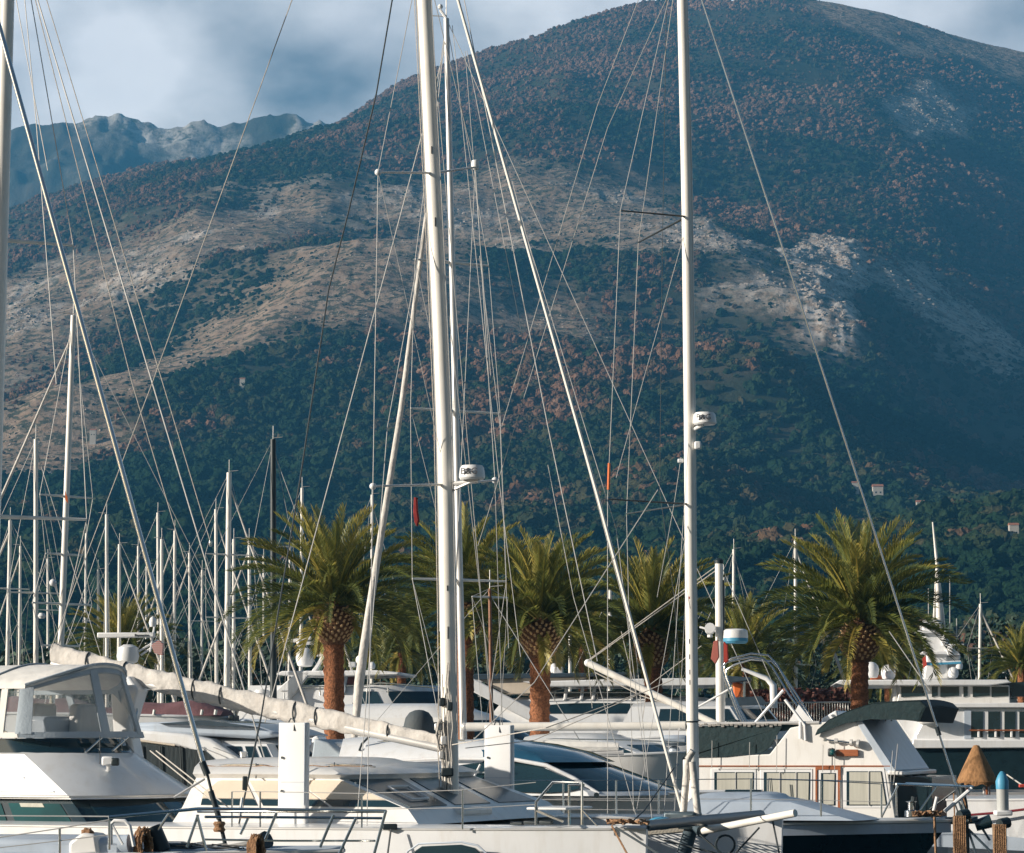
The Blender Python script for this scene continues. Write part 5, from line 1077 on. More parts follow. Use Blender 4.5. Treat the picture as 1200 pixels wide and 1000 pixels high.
# flags
M['redcloth2'] = mat('dull_red_cloth', (.36, .04, .035), .85, var=.4, scale=9)
def flag(pts, D, m_, name, lb, cat='flag', dx=.0):
    q = P(*pts[0], D); o = MB().prism([P(x, y, D) for x, y in pts], (0.02, .03, 0)).build(name, m_, loc=q, bevel=.004); return tag(o, lb, cat)
flag([(485, 583), (487.5, 583), (488.5, 600), (490, 610), (488, 617), (485.5, 612), (484.2, 600)], 33, 'redcloth2', 'flag', 'limp red flag hanging in the rigging left of the catamaran mast')
flag([(836, 752), (841, 750), (842, 770), (838, 778), (833, 772)], 45.8, mat('faded_red_cloth', (.55, .17, .13), .8), 'flag', 'faded red flag on the short mast under the round radar')
flag([(848, 752), (852, 756), (853, 775), (848, 778)], 47, 'red', 'flag', 'dark red flag right of the short mast under the round radar')
m_, t_, b_ = newmat('striped_cloth'); wv = N(t_, 'ShaderNodeTexWave', bands_direction='Z'); wv.inputs['Scale'].default_value = 9; tc_ = N(t_, 'ShaderNodeTexCoord'); mx_ = N(t_, 'ShaderNodeMix', data_type='RGBA'); mx_.inputs['A'].default_value = (.6, .55, .5, 1); mx_.inputs['B'].default_value = (.45, .07, .06, 1)
rp2 = N(t_, 'ShaderNodeMath', operation='GREATER_THAN'); rp2.inputs[1].default_value = .5
t_.links.new(tc_.outputs['Object'], wv.inputs['Vector']); t_.links.new(wv.outputs['Fac'], rp2.inputs[0]); t_.links.new(rp2.outputs[0], mx_.inputs['Factor']); t_.links.new(mx_.outputs['Result'], b_.inputs['Base Color'])
flag([(177, 756), (186, 750), (191, 755), (190, 768), (181, 766)], 44.5, m_, 'flag', 'crumpled red and white striped flag beside the open radar scanner')

# ---------------------------------------------------------------- hull, straw cone and posts at the lower right
B = Side(1200, 41, 12)
lr_ = thing('motor_launch', 'pale hull with a dark red line at the lower right, behind the rope wound post', 'motor boat', B.w(0, 1.5, 0), 'motor boats in the middle rows')
add_hull(lr_, B, B.s(1108, 0), B.s(1108, 0)+9.5, 3.2, B.z(1150, 938, 0), B.z(1150, 938, 0)+.2, 'gel', 'gel', strake=(.02, 'plastic'), rake=.6, wl=.95, fine=3)
MB().tube([B.p(1128, 956, -.02), B.p(1165, 953, -.02), B.p(1215, 947, -.02)], .02, 6).build('red_line', 'redstripe', lr_)
slab(B, [(1062, 968), (1215, 984), (1215, 998), (1050, 990)], -.04, .05).build('lower_strake', 'bluegel', lr_)
pt = P(1150, 928, 52); tag(MB().box((pt.x+1.2, 53, pt.z-.75), 5.6, 2.6, 1.1).build('pontoon', mat('teak_planks', (.34, .21, .14), .8, var=.25, stretch=(.5, 12, 1)), loc=(pt.x, 52, 0), bevel=.03), 'low plank pontoon under the straw cone', 'pontoon')
c = P(1145, 917, 51.5); hgt = P(1145, 873, 51.5).z-c.z
cone = thing('straw_parasol', 'woven straw cone parasol standing before the dark yacht hull', 'parasol', Vector((c.x, 51.5, pt.z-.2)))
MB().lathe(c, [(.40, -.0), (.405, .02), (.33, hgt*.25), (.21, hgt*.58), (.10, hgt*.88), (.06, hgt*.98), (.0001, hgt)], 28).build('cone_roof', 'straw', cone)
rimm = MB()
for k in range(90):
    a = k/90*2*math.pi; rimm.tube([c+Vector((.40*math.cos(a), .40*math.sin(a), .02)), c+Vector((.42*math.cos(a+.02), .42*math.sin(a+.02), -.05-.02*math.sin(k*7)))], .012, 4)
rimm.build('straw_fringe', 'straw', cone)
for k in range(4): a = k*math.pi/2+.5; MB().tube([c+Vector((.3*math.cos(a), .3*math.sin(a), .05)), Vector((c.x+.3*math.cos(a), 51.5+.3*math.sin(a), pt.z-.2))], .025, 6).build('leg', 'wood', cone)
for x in (1131, 1153, 1158): MB().tube([P(x, 922, 51.3), P(x, 931, 51.3)], .02, 6).build('peg', 'plastic', cone)
q = P(1175, 940, 40.5); bo = thing('mooring_bollard', 'blue capped bollard right of the straw cone', 'bollard', q)
MB().lathe(q, [(.095, -.15), (.095, .23), (.09, .26)], 16).build('shaft', mat('grey_bollard_shaft', (.35, .36, .35), .6), bo); MB().lathe(q, [(.1, .2), (.105, .32), (.07, .41), (.03, .47), (.0001, .48)], 16).build('cap', 'blue', bo)
MB().box(q-Z3*.17, .26, .26, .08).build('foot', 'plastic', bo, bevel=.02)
for px_, pyt, D, lb in ((1171, 966, 33., 'rope wound wooden post at the bottom right corner'), (1124, 956, 33.6, 'wooden fender post under the dark yacht bow')):
    q = P(px_, pyt, D); po = thing('mooring_post', lb, 'post', Vector((q.x, D, 0)), 'wooden mooring posts')
    rings_ = []
    for k in range(12):
        z = -.8+(q.z+.8)*k/11; rings_.append([Vector((q.x, D, z))+Vector(((.085+.012*rr.uniform(-1, 1))*math.cos(j*math.pi/7), (.085+.012*rr.uniform(-1, 1))*math.sin(j*math.pi/7), 0)) for j in range(14)])
    MB().loft(rings_).build('shaft', 'post', po, sharp=80)
    MB().tube([q+Vector((.0, -.02, .0)), q+Vector((.12, .05, .02))], .07, 10).build('top_roller', 'black', po)
    rp_ = MB()
    for j in range(7): rp_.tube([q+Vector((-.07+.022*j, -.09, -.0)), q+Vector((-.09+.024*j, -.105, -.25)), q+Vector((-.09+.026*j, -.105, -.7))], .013, 5)
    rp_.build('rope_wrap', 'rope', po)
rs = wire(lr_, 'mooring_line', [P(1180, 908, 44), P(1215, 932, 40)], .012, 'whiterope'); fitting(lr_, P(1200, 921, 40.8), (.16, .06, .05), 'red', 'red_fender')
# ---------------------------------------------------------------- yachts behind the palms
def far_hull(root, B, pa, pb, pys, beam, m_='gel'):
    s0, s1 = B.s(pa, 0), B.s(pb, beam/2); z = B.z((pa+pb)/2, pys, 0)
    return add_hull(root, B, s0, s1, beam, z-.1, z+.15, m_, 'deck', strake=(.04, 'plastic'), rake=2., zb=-.6)
G = 'yachts moored behind the palms'
# flybridge yacht behind the first palm
B = Side(320, 98, 8)
y1 = thing('flybridge_yacht', 'white flybridge yacht with satellite dome and sloping arch, behind the leftmost palm', 'yacht', B.w(3, 2, 0), G)
far_hull(y1, B, 255, 640, 858, 4.6)
h = [Rg(B, 862, .3, 4.3, 268, 470, 560, 2.2), Rg(B, 806, .5, 4.1, 290, 440, 520, 2.2), Rg(B, 803, .55, 4., 291, 438, 516, 2.2)]
shell(B, h).build('superstructure', 'gel', y1, sharp=30)
patch(B, h, tx(B, h[0], 425), .99, .45, .92, .03, 10, shape=lambda a: (.05+.45*(1-min(1, a*2.2)), 1-.6*(1-min(1, a*2.4))**1.5)).build('side_window', 'glass', y1)
for a, b_ in ((1.03, 1.48), (1.52, 1.97)): patch(B, h, a, b_, .4, .92, .03, 8).build('windscreen', 'glass', y1)
slab(B, [(321, 791), (330, 786.5), (440, 785.5), (468, 788), (466, 791.5), (400, 793)], .3, 3.9).build('hardtop', 'gel', y1, bevel=.05)
slab(B, [(308, 822), (348, 788), (364, 788), (338, 822)], .3, .25).build('arch_leg', 'gel', y1, bevel=.04); slab(B, [(308, 822), (348, 788), (364, 788), (338, 822)], 4., .25).build('arch_leg', 'gel', y1, bevel=.04)
slab(B, [(378, 812), (396, 797), (404, 788), (408, 788), (404, 812)], .35, .12).build('side_screen', 'greyfabric', y1); slab(B, [(404, 790), (424, 789), (418, 811), (404, 811)], 1., 1.).build('helm_seat', 'maroon', y1, bevel=.1)
rail(y1, [B.p(x, y, .4) for x, y in ((338, 807), (375, 805), (430, 803), (445, 800), (510, 806))], [(B.p(x, 806, .4), B.p(x, 815, .4)) for x in (352, 375, 430, 455)], .03)
for x in (350, 385, 420): MB().tube([B.p(x, 810, 1.), B.p(x-3, 792, 1.)], .05, 6).build('hardtop_post', 'plastic', y1)
satdome(MB(), B.p(357.5, 770, 2.1), .36).build('satellite_dome', 'plastic', y1); MB().tube([B.p(352, 757, 2.1), B.p(350, 750, 2.1)], .12, 8).tube([B.p(337, 752, 2.1), B.p(365, 748, 2.1)], .07, 6).box(B.p(364, 754, 2.1), .35, .3, .12).build('scanner', 'plastic', y1)
MB().tube([B.p(366, 790, 2.), B.p(380, 768, 2.)], .09, 6).tube([B.p(380, 768, 2.), B.p(368, 768, 2.)], .05, 6).build('mast_arm', 'plastic', y1)
satdome(MB(), B.p(422, 773, 2.1), .17).build('satellite_dome', 'plastic', y1); MB().box(B.p(413, 779, 2.), .28, .28, .2).build('instrument_box', 'plastic', y1, bevel=.04); satdome(MB(), B.p(436, 780, 2.), .13).build('satellite_dome', 'plastic', y1)
MB().lathe(B.p(303, 812, 0)+B.v*.6, [(.28, -.12), (.30, -.06), (.30, .05), (.24, .13), (.0001, .16)], 16).build('round_radar', 'plastic', y1); MB().tube([B.p(333, 820, 0), B.p(333, 812, 0)], .03).lathe(B.p(333, 811, 0), [(.1, 0), (.18, .05), (.0001, .07)], 12).build('small_dish', 'plastic', y1)
# yacht behind the middle palms: sloping buttress left, long roof right
B = Side(560, 104, 6)
y2 = thing('motor_yacht', 'long white motor yacht with dark hardtop and sloping white buttress behind the middle palms', 'yacht', B.w(5, 2.5, 0), G)
far_hull(y2, B, 470, 960, 862, 5.4)
h = [Rg(B, 866, .3, 5.1, 560, 835, 900, 2.2), Rg(B, 838, .45, 4.9, 575, 820, 875, 2.2), Rg(B, 820, .8, 4.6, 590, 780, 840, 2.2)]
shell(B, h, .2).build('superstructure', 'gel', y2, sharp=30)
patch(B, h, tx(B, h[1], 612), .985, 1.08, 1.8, .03, 12, shape=lambda a: (0, .95-.5*abs(2*a-1)**3)).build('side_window', 'glass', y2)
for a, b_ in ((1.04, 1.48), (1.52, 1.96)): patch(B, h, a, b_, 1.05, 1.85, .03, 8).build('windscreen', 'glass', y2)
slab(B, [(548, 797), (556, 790), (700, 788.5), (742, 787.5), (742, 791), (690, 793), (600, 795.5)], .4, 4.6).build('hardtop', 'slate', y2, bevel=.03)
slab(B, [(560, 796), (690, 794), (618, 814), (590, 812)], .6, 4.2).build('hardtop_underside', 'beige', y2)
for o_ in (.2, 4.7): slab(B, [(540, 791), (556, 796), (622, 830), (640, 838), (622, 846), (556, 812), (536, 796)], o_, .3).build('buttress', 'gel', y2, bevel=.05)
slab(B, [(612, 799), (720, 796), (846, 794), (858, 799), (836, 804), (640, 805)], .3, 4.8).build('long_roof', 'gel', y2, bevel=.05)
for x in (626, 664, 683, 697, 742): MB().tube([B.p(x, 805, .8), B.p(x-2, 822, .8)], .07, 6).build('roof_post', 'plastic', y2)
slab(B, [(640, 811), (760, 809), (800, 817), (640, 820)], 1.2, .06).build('rear_glass', 'glass', y2)
rail(y2, [B.p(x, y, .4) for x, y in ((560, 816), (640, 812), (760, 812))], [(B.p(x, 813, .4), B.p(x, 822, .4)) for x in (580, 650, 700, 750)], .025)
satdome(MB(), B.p(650, 783, 2.5), .2).build('satellite_dome', 'plastic', y2); MB().box(B.p(654, 786, 2.5), .42, .4, .3).build('instrument_box', 'plastic', y2, bevel=.05)
# low white cruiser between mast and second palm
B = Side(430, 90, 10)
y3 = thing('motor_yacht', 'white yacht with swept dark window showing behind the dark dome cover', 'yacht', B.w(3, 2, 0), G)
far_hull(y3, B, 300, 640, 872, 4.4)
h = [Rg(B, 876, .3, 4.1, 330, 560, 640, 2.2), Rg(B, 841, .5, 3.9, 350, 520, 590, 2.2), Rg(B, 832, .8, 3.6, 360, 500, 560, 2.2)]
shell(B, h, .25).build('superstructure', 'gel', y3, sharp=30)
patch(B, h, .66, .99, .25, .85, .03, 10, shape=lambda a: (.4*(1-a)**2, 1-.3*(1-a)**2)).build('side_window', 'glass', y3)
for a, b_ in ((1.03, 1.48), (1.52, 1.97)): patch(B, h, a, b_, .15, .9, .03, 8).build('windscreen', 'glass', y3)
# low white foredeck yacht right of the blue roof
B = Side(760, 72, 10)
y4 = thing('motor_yacht', 'beige hulled yacht just under the long bare boom', 'yacht', B.w(0, 2, 0), G)
far_hull(y4, B, 600, 905, 884, 4.2, 'gel2')
h = [Rg(B, 888, .4, 3.8, 600, 760, 812, 2.2), Rg(B, 872, .6, 3.6, 610, 720, 775, 2.2), Rg(B, 864, 1., 3.2, 615, 690, 735, 2.2)]
shell(B, h, .12).build('superstructure', 'gel', y4, sharp=30)
for a, b_ in ((.45, .68), (.72, .97), (1.05, 1.95)): patch(B, h, a, b_, .25, .9, .02, 6).build('side_window', 'glass', y4)
rail(y4, [B.p(x, y, .2) for x, y in ((640, 866), (720, 867), (800, 870), (850, 874))], [(B.p(x, 868, .2), B.p(x, 884, .2)) for x in (660, 700, 740, 780, 820)], .018)
q = B.p(790, 868, .6); MB().box(q, .75, .6, .3).box(q-Z3*.45, .3, .3, .6).build('outboard_motor', 'bluegel', y4, bevel=.1)
# white saloon cruiser behind the derrick, under the hoops
B = Side(860, 76, 6)
y5 = thing('motor_yacht', 'white yacht with bluish sloping foredeck seen through the steel hoops', 'yacht', B.w(0, 2, 0), G)
far_hull(y5, B, 700, 935, 862, 4.2)
h = [Rg(B, 866, .3, 3.9, 720, 880, 930, 2.1), Rg(B, 828, .5, 3.7, 740, 856, 900, 2.1), Rg(B, 825, .8, 3.4, 742, 852, 892, 2.1)]
shell(B, h, .1).build('superstructure', 'gel', y5, sharp=30)
patch(B, h, .3, .97, .55, .92, .02, 8).build('side_window', 'glass', y5); patch(B, h, 1.05, 1.95, .6, .92, .02, 10).build('windscreen', 'glass', y5)
slab(B, [(838, 796), (850, 792), (880, 794), (879, 798), (850, 801)], .8, 2.6).build('sun_roof', 'slate', y5, bevel=.03)
for x in (851, 872): MB().tube([B.p(x, 798, 1.), B.p(x, 826, 1.)], .035, 6).build('roof_post', 'steel', y5)
slab(B, [(858, 798), (872, 802), (866, 818), (860, 818)], 1.4, .8).build('orange_seat', 'orange', y5, bevel=.05)
slab(B, [(850, 818), (892, 816), (900, 826), (850, 828)], .6, .05).build('wind_screen', 'slate', y5)
MB().tube([B.p(869, 784, 1.), B.p(898, 795, 1.), B.p(906, 803, 1.), B.p(907, 830, 1.)], [.05, .08, .11, .11], 10).build('crane_arm', 'gel', y5)
# big yacht at the right
B = Side(1130, 102, 5)
y6 = thing('expedition_yacht', 'tall white yacht with dark lower hull and white signal mast at the right edge', 'yacht', B.w(0, 3, 0), G)
s0 = B.s(1062, 0); z1 = B.z(1150, 872, 0)
hh, nr, fr = hull_rings(B, s0, s0+22, 7., z1, z1+.4, rake=3., fine=2.5, full=.5, stern=.95, zb=-.8, wl=.92); MB().loft(hh, False).build('hull', 'darkhull', y6)
slab(B, [(1073, 876), (1073, 862), (1088, 835), (1090, 829), (1300, 829), (1300, 876)], .15, 6.6).build('main_deck_house', 'gel', y6, bevel=.05)
slab(B, [(1068, 877), (1070, 866), (1300, 868), (1300, 877)], -.06, 7.1).build('rubbing_band', 'gel', y6, bevel=.05)
for x0, x1 in ((1138, 1152), (1158, 1172), (1177, 1190), (1194.5, 1207)):
    w = slab(B, [(x0, 834), (x1, 834), (x1, 864), (x0, 864)], .12, .12).build('deck_window', 'glass', y6); MB().tube([B.p((x0+x1)/2+2, 864, .08), B.p((x0+x1)/2+2, 855, .08)], .05, 6).build('bollard', 'plastic', w)
slab(B, [(1130, 832), (1138, 832), (1138, 866), (1130, 866)], .11, .1).build('recess_side', 'bluegel', y6)
MB().tube([B.p(1136, 856, .03), B.p(1215, 856, .03)], .03, 6).build('deck_rail', 'wood', y6)
slab(B, [(1086, 829), (1092, 824), (1300, 823.5), (1300, 830)], -.05, 7.).build('deck_edge', 'gel', y6, bevel=.03)
slab(B, [(1050, 826), (1056, 803), (1183, 803), (1184, 826), (1140, 826)], .8, 5.4).build('wheelhouse', 'gel2', y6, bevel=.04)
for x0, x1 in ((1056, 1084), (1092, 1099), (1102, 1124), (1129, 1134), (1140, 1160), (1162, 1182)): slab(B, [(x0, 805), (x1, 805), (x1, 815.5), (x0, 817)], .76, .06).build('wheelhouse_window', 'glass', y6)
slab(B, [(979, 800.5), (984, 797), (1180, 796.5), (1186, 800), (1160, 803.5), (990, 803.5)], .4, 6.2).build('long_roof', 'gel', y6, bevel=.04)
for x in (1049, 1048): MB().tube([B.p(x, 804, 1.+5*(x == 1048)), B.p(x, 828, 1.+5*(x == 1048))], .1, 8).build('roof_post', 'plastic', y6)
slab(B, [(1040, 827), (1092, 823), (1092, 866), (1070, 872)], 1., 5.).build('aft_house', 'gel', y6, bevel=.04); slab(B, [(1075, 842), (1105, 838), (1102, 850), (1080, 850)], -.4, .5).build('life_raft', 'gel2', y6, bevel=.1)
slab(B, [(1182, 800), (1205, 799), (1215, 815), (1186, 817)], .9, 3.).build('visor', 'darkhull', y6)
for x, y, r_ in ((1041, 787.5, .30), (1021, 785, .32)): satdome(MB(), B.p(x, y, 3.-(x < 1030)*.8), r_).build('satellite_dome', 'plastic', y6)
MB().lathe(B.p(1027, 795, 2.5), [(.25, -.05), (.22, .08), (.1, .15), (.0001, .16)], 12).build('life_buoy_box', 'orange', y6)
# white signal mast with platforms
slab(B, [(1082, 797), (1086, 765), (1079, 728), (1096, 724), (1104, 730), (1110, 760), (1112, 797)], 2.6, 1.2).build('signal_mast', 'gel', y6, bevel=.08)
slab(B, [(1106, 797), (1108, 770), (1126, 768), (1120, 797)], 2.8, .9).build('mast_house', 'gel', y6, bevel=.06)
for p_, nm in ((((1073, 742), (1074, 739), (1108, 738), (1110, 742)), 'platform'), (((1104, 757), (1104, 755), (1130, 754.5), (1130, 757)), 'scanner_bar'), (((1080, 766), (1082, 763), (1122, 763), (1126, 768)), 'platform'), (((1084, 779), (1084, 776), (1126, 774), (1128, 777)), 'platform')):
    slab(B, p_, 2.4, 1.5 if nm == 'platform' else .3).build(nm, 'gel', y6, bevel=.03)
slab(B, [(1086, 777.5), (1126, 775.5), (1126, 778), (1086, 780)], 2.35, .1).build('blue_band', 'blue', y6)
for x, y, r_ in ((1107, 750, .16), (1109, 744, .13), (1114, 762, .2), (1117, 788, .22), (1124, 780, .15)): satdome(MB(), B.p(x, y, 2.5), r_).build('satellite_dome', 'plastic', y6)
MB().tube([B.p(1101, 730, 3.), B.p(1098, 660, 3.), B.p(1093, 612, 3.)], [.15, .07, .03], 10).build('topmast', 'mast', y6); MB().tube([B.p(1094, 730, 3.), B.p(1098, 655, 3.)], .04, 6).tube([B.p(1107, 735, 3.), B.p(1098, 655, 3.)], .04, 6).build('topmast_leg', 'mast', y6)
for x, t_ in ((1113, 675), (1121, 725), (1088, 690)): MB().tube([B.p(x, 760, 3.), B.p(x, t_, 3.)], .02, 5).build('whip_aerial', 'wire', y6)
MB().tube([B.p(1078, 742, 3.), B.p(1064, 797, 1.)], .015, 5).tube([B.p(1081, 742, 3.), B.p(1073, 797, 1.)], .015, 5).build('signal_halyard', 'darkwire', y6)
f_ = MB().prism([B.p(x, y, 2.3) for x, y in ((1081, 772), (1085, 768), (1086, 780), (1082, 783))], (0, .05, 0)); tag(f_.build('flag', 'red', loc=B.p(1083, 776, 2.3)), 'small red flag beside the white signal mast', 'flag')
# yacht beyond it at the right edge
B = Side(1150, 128, 3)
y7 = thing('motor_yacht', 'yacht superstructure with white radar bars at the far right edge', 'yacht', B.w(0, 3, 0), G)
far_hull(y7, B, 1095, 1420, 845, 6.)
slab(B, [(1105, 850), (1112, 798), (1300, 798), (1300, 850)], .3, 5.4).build('superstructure', 'gel', y7, bevel=.05); slab(B, [(1120, 805), (1280, 805), (1280, 818), (1118, 818)], .26, .1).build('side_window', 'glass', y7)
slab(B, [(1130, 789), (1131, 787), (1168, 788), (1168, 791)], 2., .4).build('scanner_bar', 'plastic', y7, bevel=.03); slab(B, [(1144, 798), (1146, 790), (1152, 790), (1154, 798)], 2., .5).build('scanner_foot', 'plastic', y7); slab(B, [(1173, 797), (1174, 788), (1180, 788), (1181, 797)], 2., .5).build('instrument_box', 'plastic', y7, bevel=.06)
slab(B, [(1192, 797), (1190, 770), (1206, 768), (1206, 797)], 2., .8).build('signal_mast', 'gel', y7, bevel=.06); MB().tube([B.p(1193.5, 772, 2.2), B.p(1193.5, 756, 2.2)], .07).tube([B.p(1198, 772, 2.2), B.p(1198, 760, 2.2)], .07).build('whip_aerial', 'plastic', y7)
tag(MB().prism([B.p(x, y, 1.8) for x, y in ((1188, 780), (1192, 776), (1192, 788), (1188, 785))], (0, .06, 0)).build('flag', 'orange', loc=B.p(1190, 782, 1.8)), 'small orange flag at the far right edge', 'flag')

# ---------------------------------------------------------------- other sailing boats, hulls mostly hidden
def sailer(xt, yt, xb, D, r, label, spr=(), yaw=6, flip=1, L=9.5, color='mast', fur=None, deck=1.35, back=True, boom=True, ybot=None):
    B = Side(xb, D, yaw); c = 1.5; zb = deck; base = B.p(xb, HOR, c); base.z = zb
    root = thing('sailing_yacht', label, 'sailboat', Vector((base.x, base.y, 0)), 'masts of boats moored behind'); s0 = (base-B.o).dot(B.u)
    add_hull(root, B, s0-L*.6, s0+L*.4, 3., zb-.12, zb, 'gel', 'deck', strake=(.025, 'plastic'), rake=.9) if flip > 0 else None
    if flip < 0:
        B2 = Side(xb, D, yaw); B2.u = -B2.u; B2.o = B2.o
        ss = (base-B2.o).dot(B2.u); add_hull(root, B2, ss-L*.6, ss+L*.4, 3., zb-.12, zb, 'gel', 'deck', strake=(.025, 'plastic'), rake=.9)
    u = B.u*flip; MB().prism([base+u*a+Z3*h-B.v*.8 for a, h in ((-2.6, 0), (-2.5, .42), (.9, .36), (1.6, 0))], B.v*1.6).build('coachroof', 'gel2', root, bevel=.06)
    top = B.p(xt, yt, c); mast_part(root, base, top, r, r*.8, color)
    for k in (0,): MB().tube([top, top+Z3*.5], .012, 4).tube([top+Z3*.05, top+Z3*.08+u*.35], .012, 4).build('masthead_aerial', 'wire', root)
    H = top.z-zb; prev = [top, top]; tips_all = []
    for (py, half) in spr:
        q = base.lerp(top, (B.p(xt, py, c).z-zb)/H); tips = [q-B.v*half*.5-B.u*half*.75, q+B.v*half*.5+B.u*half*.75]
        MB().tube([tips[0], q, tips[1]], [.02, .035, .02], 6).build('spreader', 'mast', root)
        for k in (0, 1): wire(root, 'shroud', [prev[k], tips[k]], .008)
        wire(root, 'shroud', [tips[0], base.lerp(top, max(.02, (tips[0].z-zb)/H-.25))], .006); prev = tips
    for k in (0, 1): wire(root, 'shroud', [prev[k], base+B.v*(1.3 if k else -1.3)-Z3*.02], .008)
    bow = base+u*L*.39
    if fur: MB().tube([base.lerp(top, .96), base.lerp(top, .96).lerp(bow+Z3*.3, .5), bow+Z3*.35], [fur*.6, fur, fur*1.3], 8).build('furled_sail', 'sailcover', root)
    else: wire(root, 'forestay', [base.lerp(top, .97), bow], .012)
    if back: wire(root, 'backstay', [top, base-u*L*.58], .008)
    if boom: MB().tube([base+Z3*.9-u*.1, base+Z3*1.0-u*3.3], .06, 8).build('boom', 'alu', root); MB().tube([base+Z3*1.05-u*.15, base+Z3*1.12-u*1.7, base+Z3*1.1-u*3.2], [.1, .16, .09], 8).build('furled_mainsail', 'fabric', root)
    return root, B, base, top
sailer(12.5, -140, -17, 37, .135, 'yacht whose thick white mast runs up the left edge of the photo', [(281, 1.25), (605, 1.6)], yaw=12, L=12, deck=1.4, boom=False)
a = sailer(86, 370, 66, 62, .085, 'yacht with the tallest thick mast among the left masts, carrying a small red pennant', [(582, .85), (650, .6), (708, .95), (757, .6)], yaw=-8, flip=-1, L=11, fur=.042)
MB().ball(P(62, 683, 62), .09, n=10).build('mast_dome', 'plastic', a[0]); MB().lathe(P(49, 722, 62), [(.06, -.06), (.1, 0), (.06, .07)], 12).build('mast_radar', 'plastic', a[0])
MB().prism([P(x, y, 61.5) for x, y in ((76, 575), (79, 583), (79.5, 590), (76.5, 586))], (0, .03, 0)).build('pennant', 'orange', a[0])
sailer(42, 515, 43, 84, .09, 'yacht with slim mast just left of the tallest left mast', [(695, 1.1)], yaw=5, L=9)
sailer(12, 610, 7, 96, .085, 'yacht whose mast stands second from the left edge, ending low', [(690, .9)], yaw=4, flip=-1, fur=.06)
far_list = [(125, 603, 126, 'slim mast right of the tallest left mast', [], -1, None), (140, 638, 139.5, 'short slim mast close behind another at the left', [], 1, .05), (185, 601, 187, 'mast rising right behind the open radar scanner', [], 1, None), (189.5, 632, 190, 'shorter mast nearly touching the one behind the radar scanner', [], -1, None),
            (205, 622, 204, 'mast just right of the radar scanner pair', [], -1, .05), (253, 597, 254.5, 'mast left of the tall twin spreader mast', [], 1, .05), (274, 632, 274, 'short mast just right of the twin spreader mast', [], 1, None), (292, 633, 294, 'short mast left of the black mast', [], -1, .05),
            (354, 572, 352, 'mast half hidden by the leftmost palm crown', [], 1, .05), (436, 580, 436, 'mast standing just right of the leftmost palm', [(700, .8)], 1, None), (932, 633, 932.5, 'mast behind the left fronds of the right palm', [(779, 1.3)], 1, .07), (860, 644, 858, 'slim mast right of the trawler mast', [(708, .8)], 1, None),
            (848, 675, 848.5, 'low slim mast hidden by the trawler mast', [], -1, None), (1149, 708, 1146, 'short leaning mast at the right beyond the long yacht roof', [(760, .9)], 1, .07), (715, 690, 714, 'slim mast between the two middle palms', [], -1, None), (668, 720, 668, 'short mast right of the second big palm', [], 1, None)]
for i, (xt, yt, xb, lb, sp, fl, fu_) in enumerate(far_list): sailer(xt, yt, xb, 106+(i*7) % 16, .085, 'distant sailing yacht, '+lb, sp, yaw=3-(i % 3)*3, flip=fl, L=9, fur=fu_, boom=i % 2 == 0)
for i, (xt, yt, xb) in enumerate([(24, 640, 22), (56, 655, 57), (101, 625, 99), (115, 668, 116), (162, 640, 163), (172, 662, 171), (222, 648, 224), (237, 668, 236), (309, 652, 310), (340, 640, 338)]):
    o = sailer(xt, yt, xb, 124+(i*5) % 14, .075, 'faint far sailing yacht mast in the crowd of thin masts at the left', [(yt+60, .9)] if i % 2 else [], yaw=2-(i % 3)*3, flip=1 if i % 2 else -1, L=8.5, fur=.05 if i % 3 == 0 else None, boom=i % 2 == 1)[0]; o['group'] = 'faint masts among the left crowd'
sailer(268.5, 554, 265, 96, .12, 'distant sailing yacht, tallest white mast left of the black mast, two spreaders', [(650, 1.05), (724, 1.)], yaw=2, L=10, fur=.05)
sailer(320, 515, 321, 92, .13, 'sailing yacht with a black carbon mast left of the first palm', [(640, .9)], yaw=4, color='black', L=11)
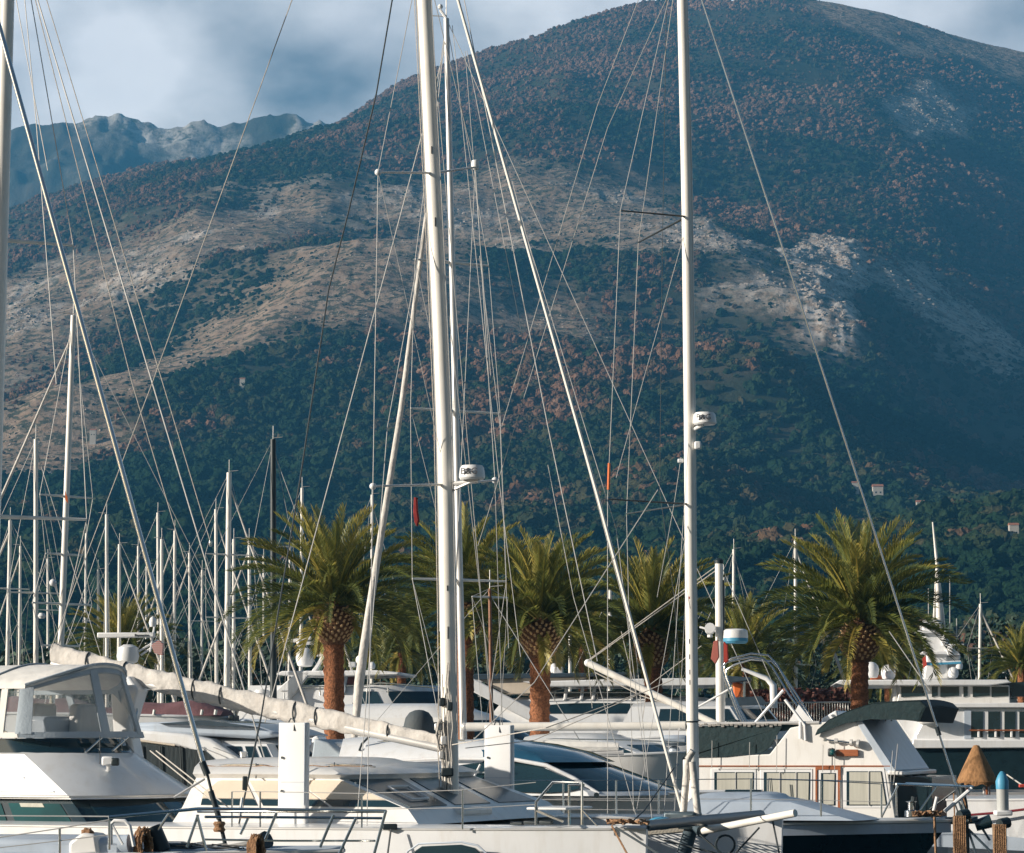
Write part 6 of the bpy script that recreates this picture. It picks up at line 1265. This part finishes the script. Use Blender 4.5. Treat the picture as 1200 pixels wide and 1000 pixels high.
# second mast close behind the catamaran mast, furled headsail down to the left
r_, B, base, top = sailer(523, 22, 545, 52, .076, 'yacht whose slim mast stands close behind the catamaran mast', [(308, .95), (482, 1.15), (680, 1.2)], yaw=8, flip=-1, L=12, deck=1.4, color='alu')
MB().tube([B.p(500, 250, 1.5), B.p(470, 480, 1.5), B.p(432, 720, 1.5), B.p(421, 800, 1.5), B.p(412, 905, 1.5)], [.045, .06, .08, .105, .04], 10).build('furled_sail', 'sailcover', r_)
wire(r_, 'forestay', [top, B.p(500, 250, 1.5)], .01); wire(r_, 'backstay', [B.p(530, 30, 1.5), B.p(585, 565, 1.5), B.p(610, 770, 1.5)], .008)
for a_, b_ in (((545, 60), (575, 440)), ((562, 300), (586, 500)), ((586, 500), (596, 760))): wire(r_, 'shroud', [B.p(*a_, 1.5), B.p(*b_, 1.5)], .007)
MB().tube([B.p(523, 22, 1.5), B.p(516, 12, 1.5)], .03).ball(B.p(516, 8, 1.5), .06, n=8).build('masthead_light', 'plastic', r_)
for y0 in (): MB().tube([B.p(520, y0, 1.4), B.p(521, y0+20, 1.4)], .05, 6).build('mast_step', 'black', r_)
M['woodmast'] = mat('weathered_varnish', (.20, .085, .04), .5, var=.3, stretch=(1, 1, 4))
# wooden ketch mizzen between the boards and the second palm
sailer(574, 690, 577, 66, .055, 'yacht with a reddish wooden mizzen mast right of the catamaran mast', [(700, .6)], yaw=4, color='woodmast', L=8, deck=1.3)
# quay railing behind the trawler
qr = MB(); D = 88
a0, a1 = P(880, 824, D), P(1000, 823, D)
qr.tube([a0, a1], .025, 6)
for k in range(40): p = a0.lerp(a1, k/39); qr.tube([p, Vector((p.x, D, 1.1))], .016, 4)
tag(qr.build('quay_railing', 'alu', loc=(a0.x, D, 1.1)), 'grey bar railing on the quay behind the trawler', 'railing')
hd = MB(); r_ = random.Random(4); vs = []; fs = []
c0, c1 = P(880, 824, 92), P(995, 822, 92)
for k in range(2500):
    p = c0.lerp(c1, r_.random())+Vector((0, r_.uniform(-.6, .6), r_.uniform(-1.2, .45))); n_ = Vector((r_.gauss(0, 1), r_.gauss(0, 1), r_.gauss(0, 1))).normalized(); a_ = n_.orthogonal()*.09; b_ = n_.cross(a_)*.7; kk = len(vs); vs += [p-a_, p+b_, p+a_, p-b_]; fs.append((kk, kk+1, kk+2, kk+3))
tag(MB().add(vs, fs).build('hedge', mat('red_flowering_leaves', (.19, .08, .06), .8, var=.8, scale=2), loc=(c0.x, 92, 1.1), smooth=False), 'reddish flowering hedge behind the quay railing', 'hedge')
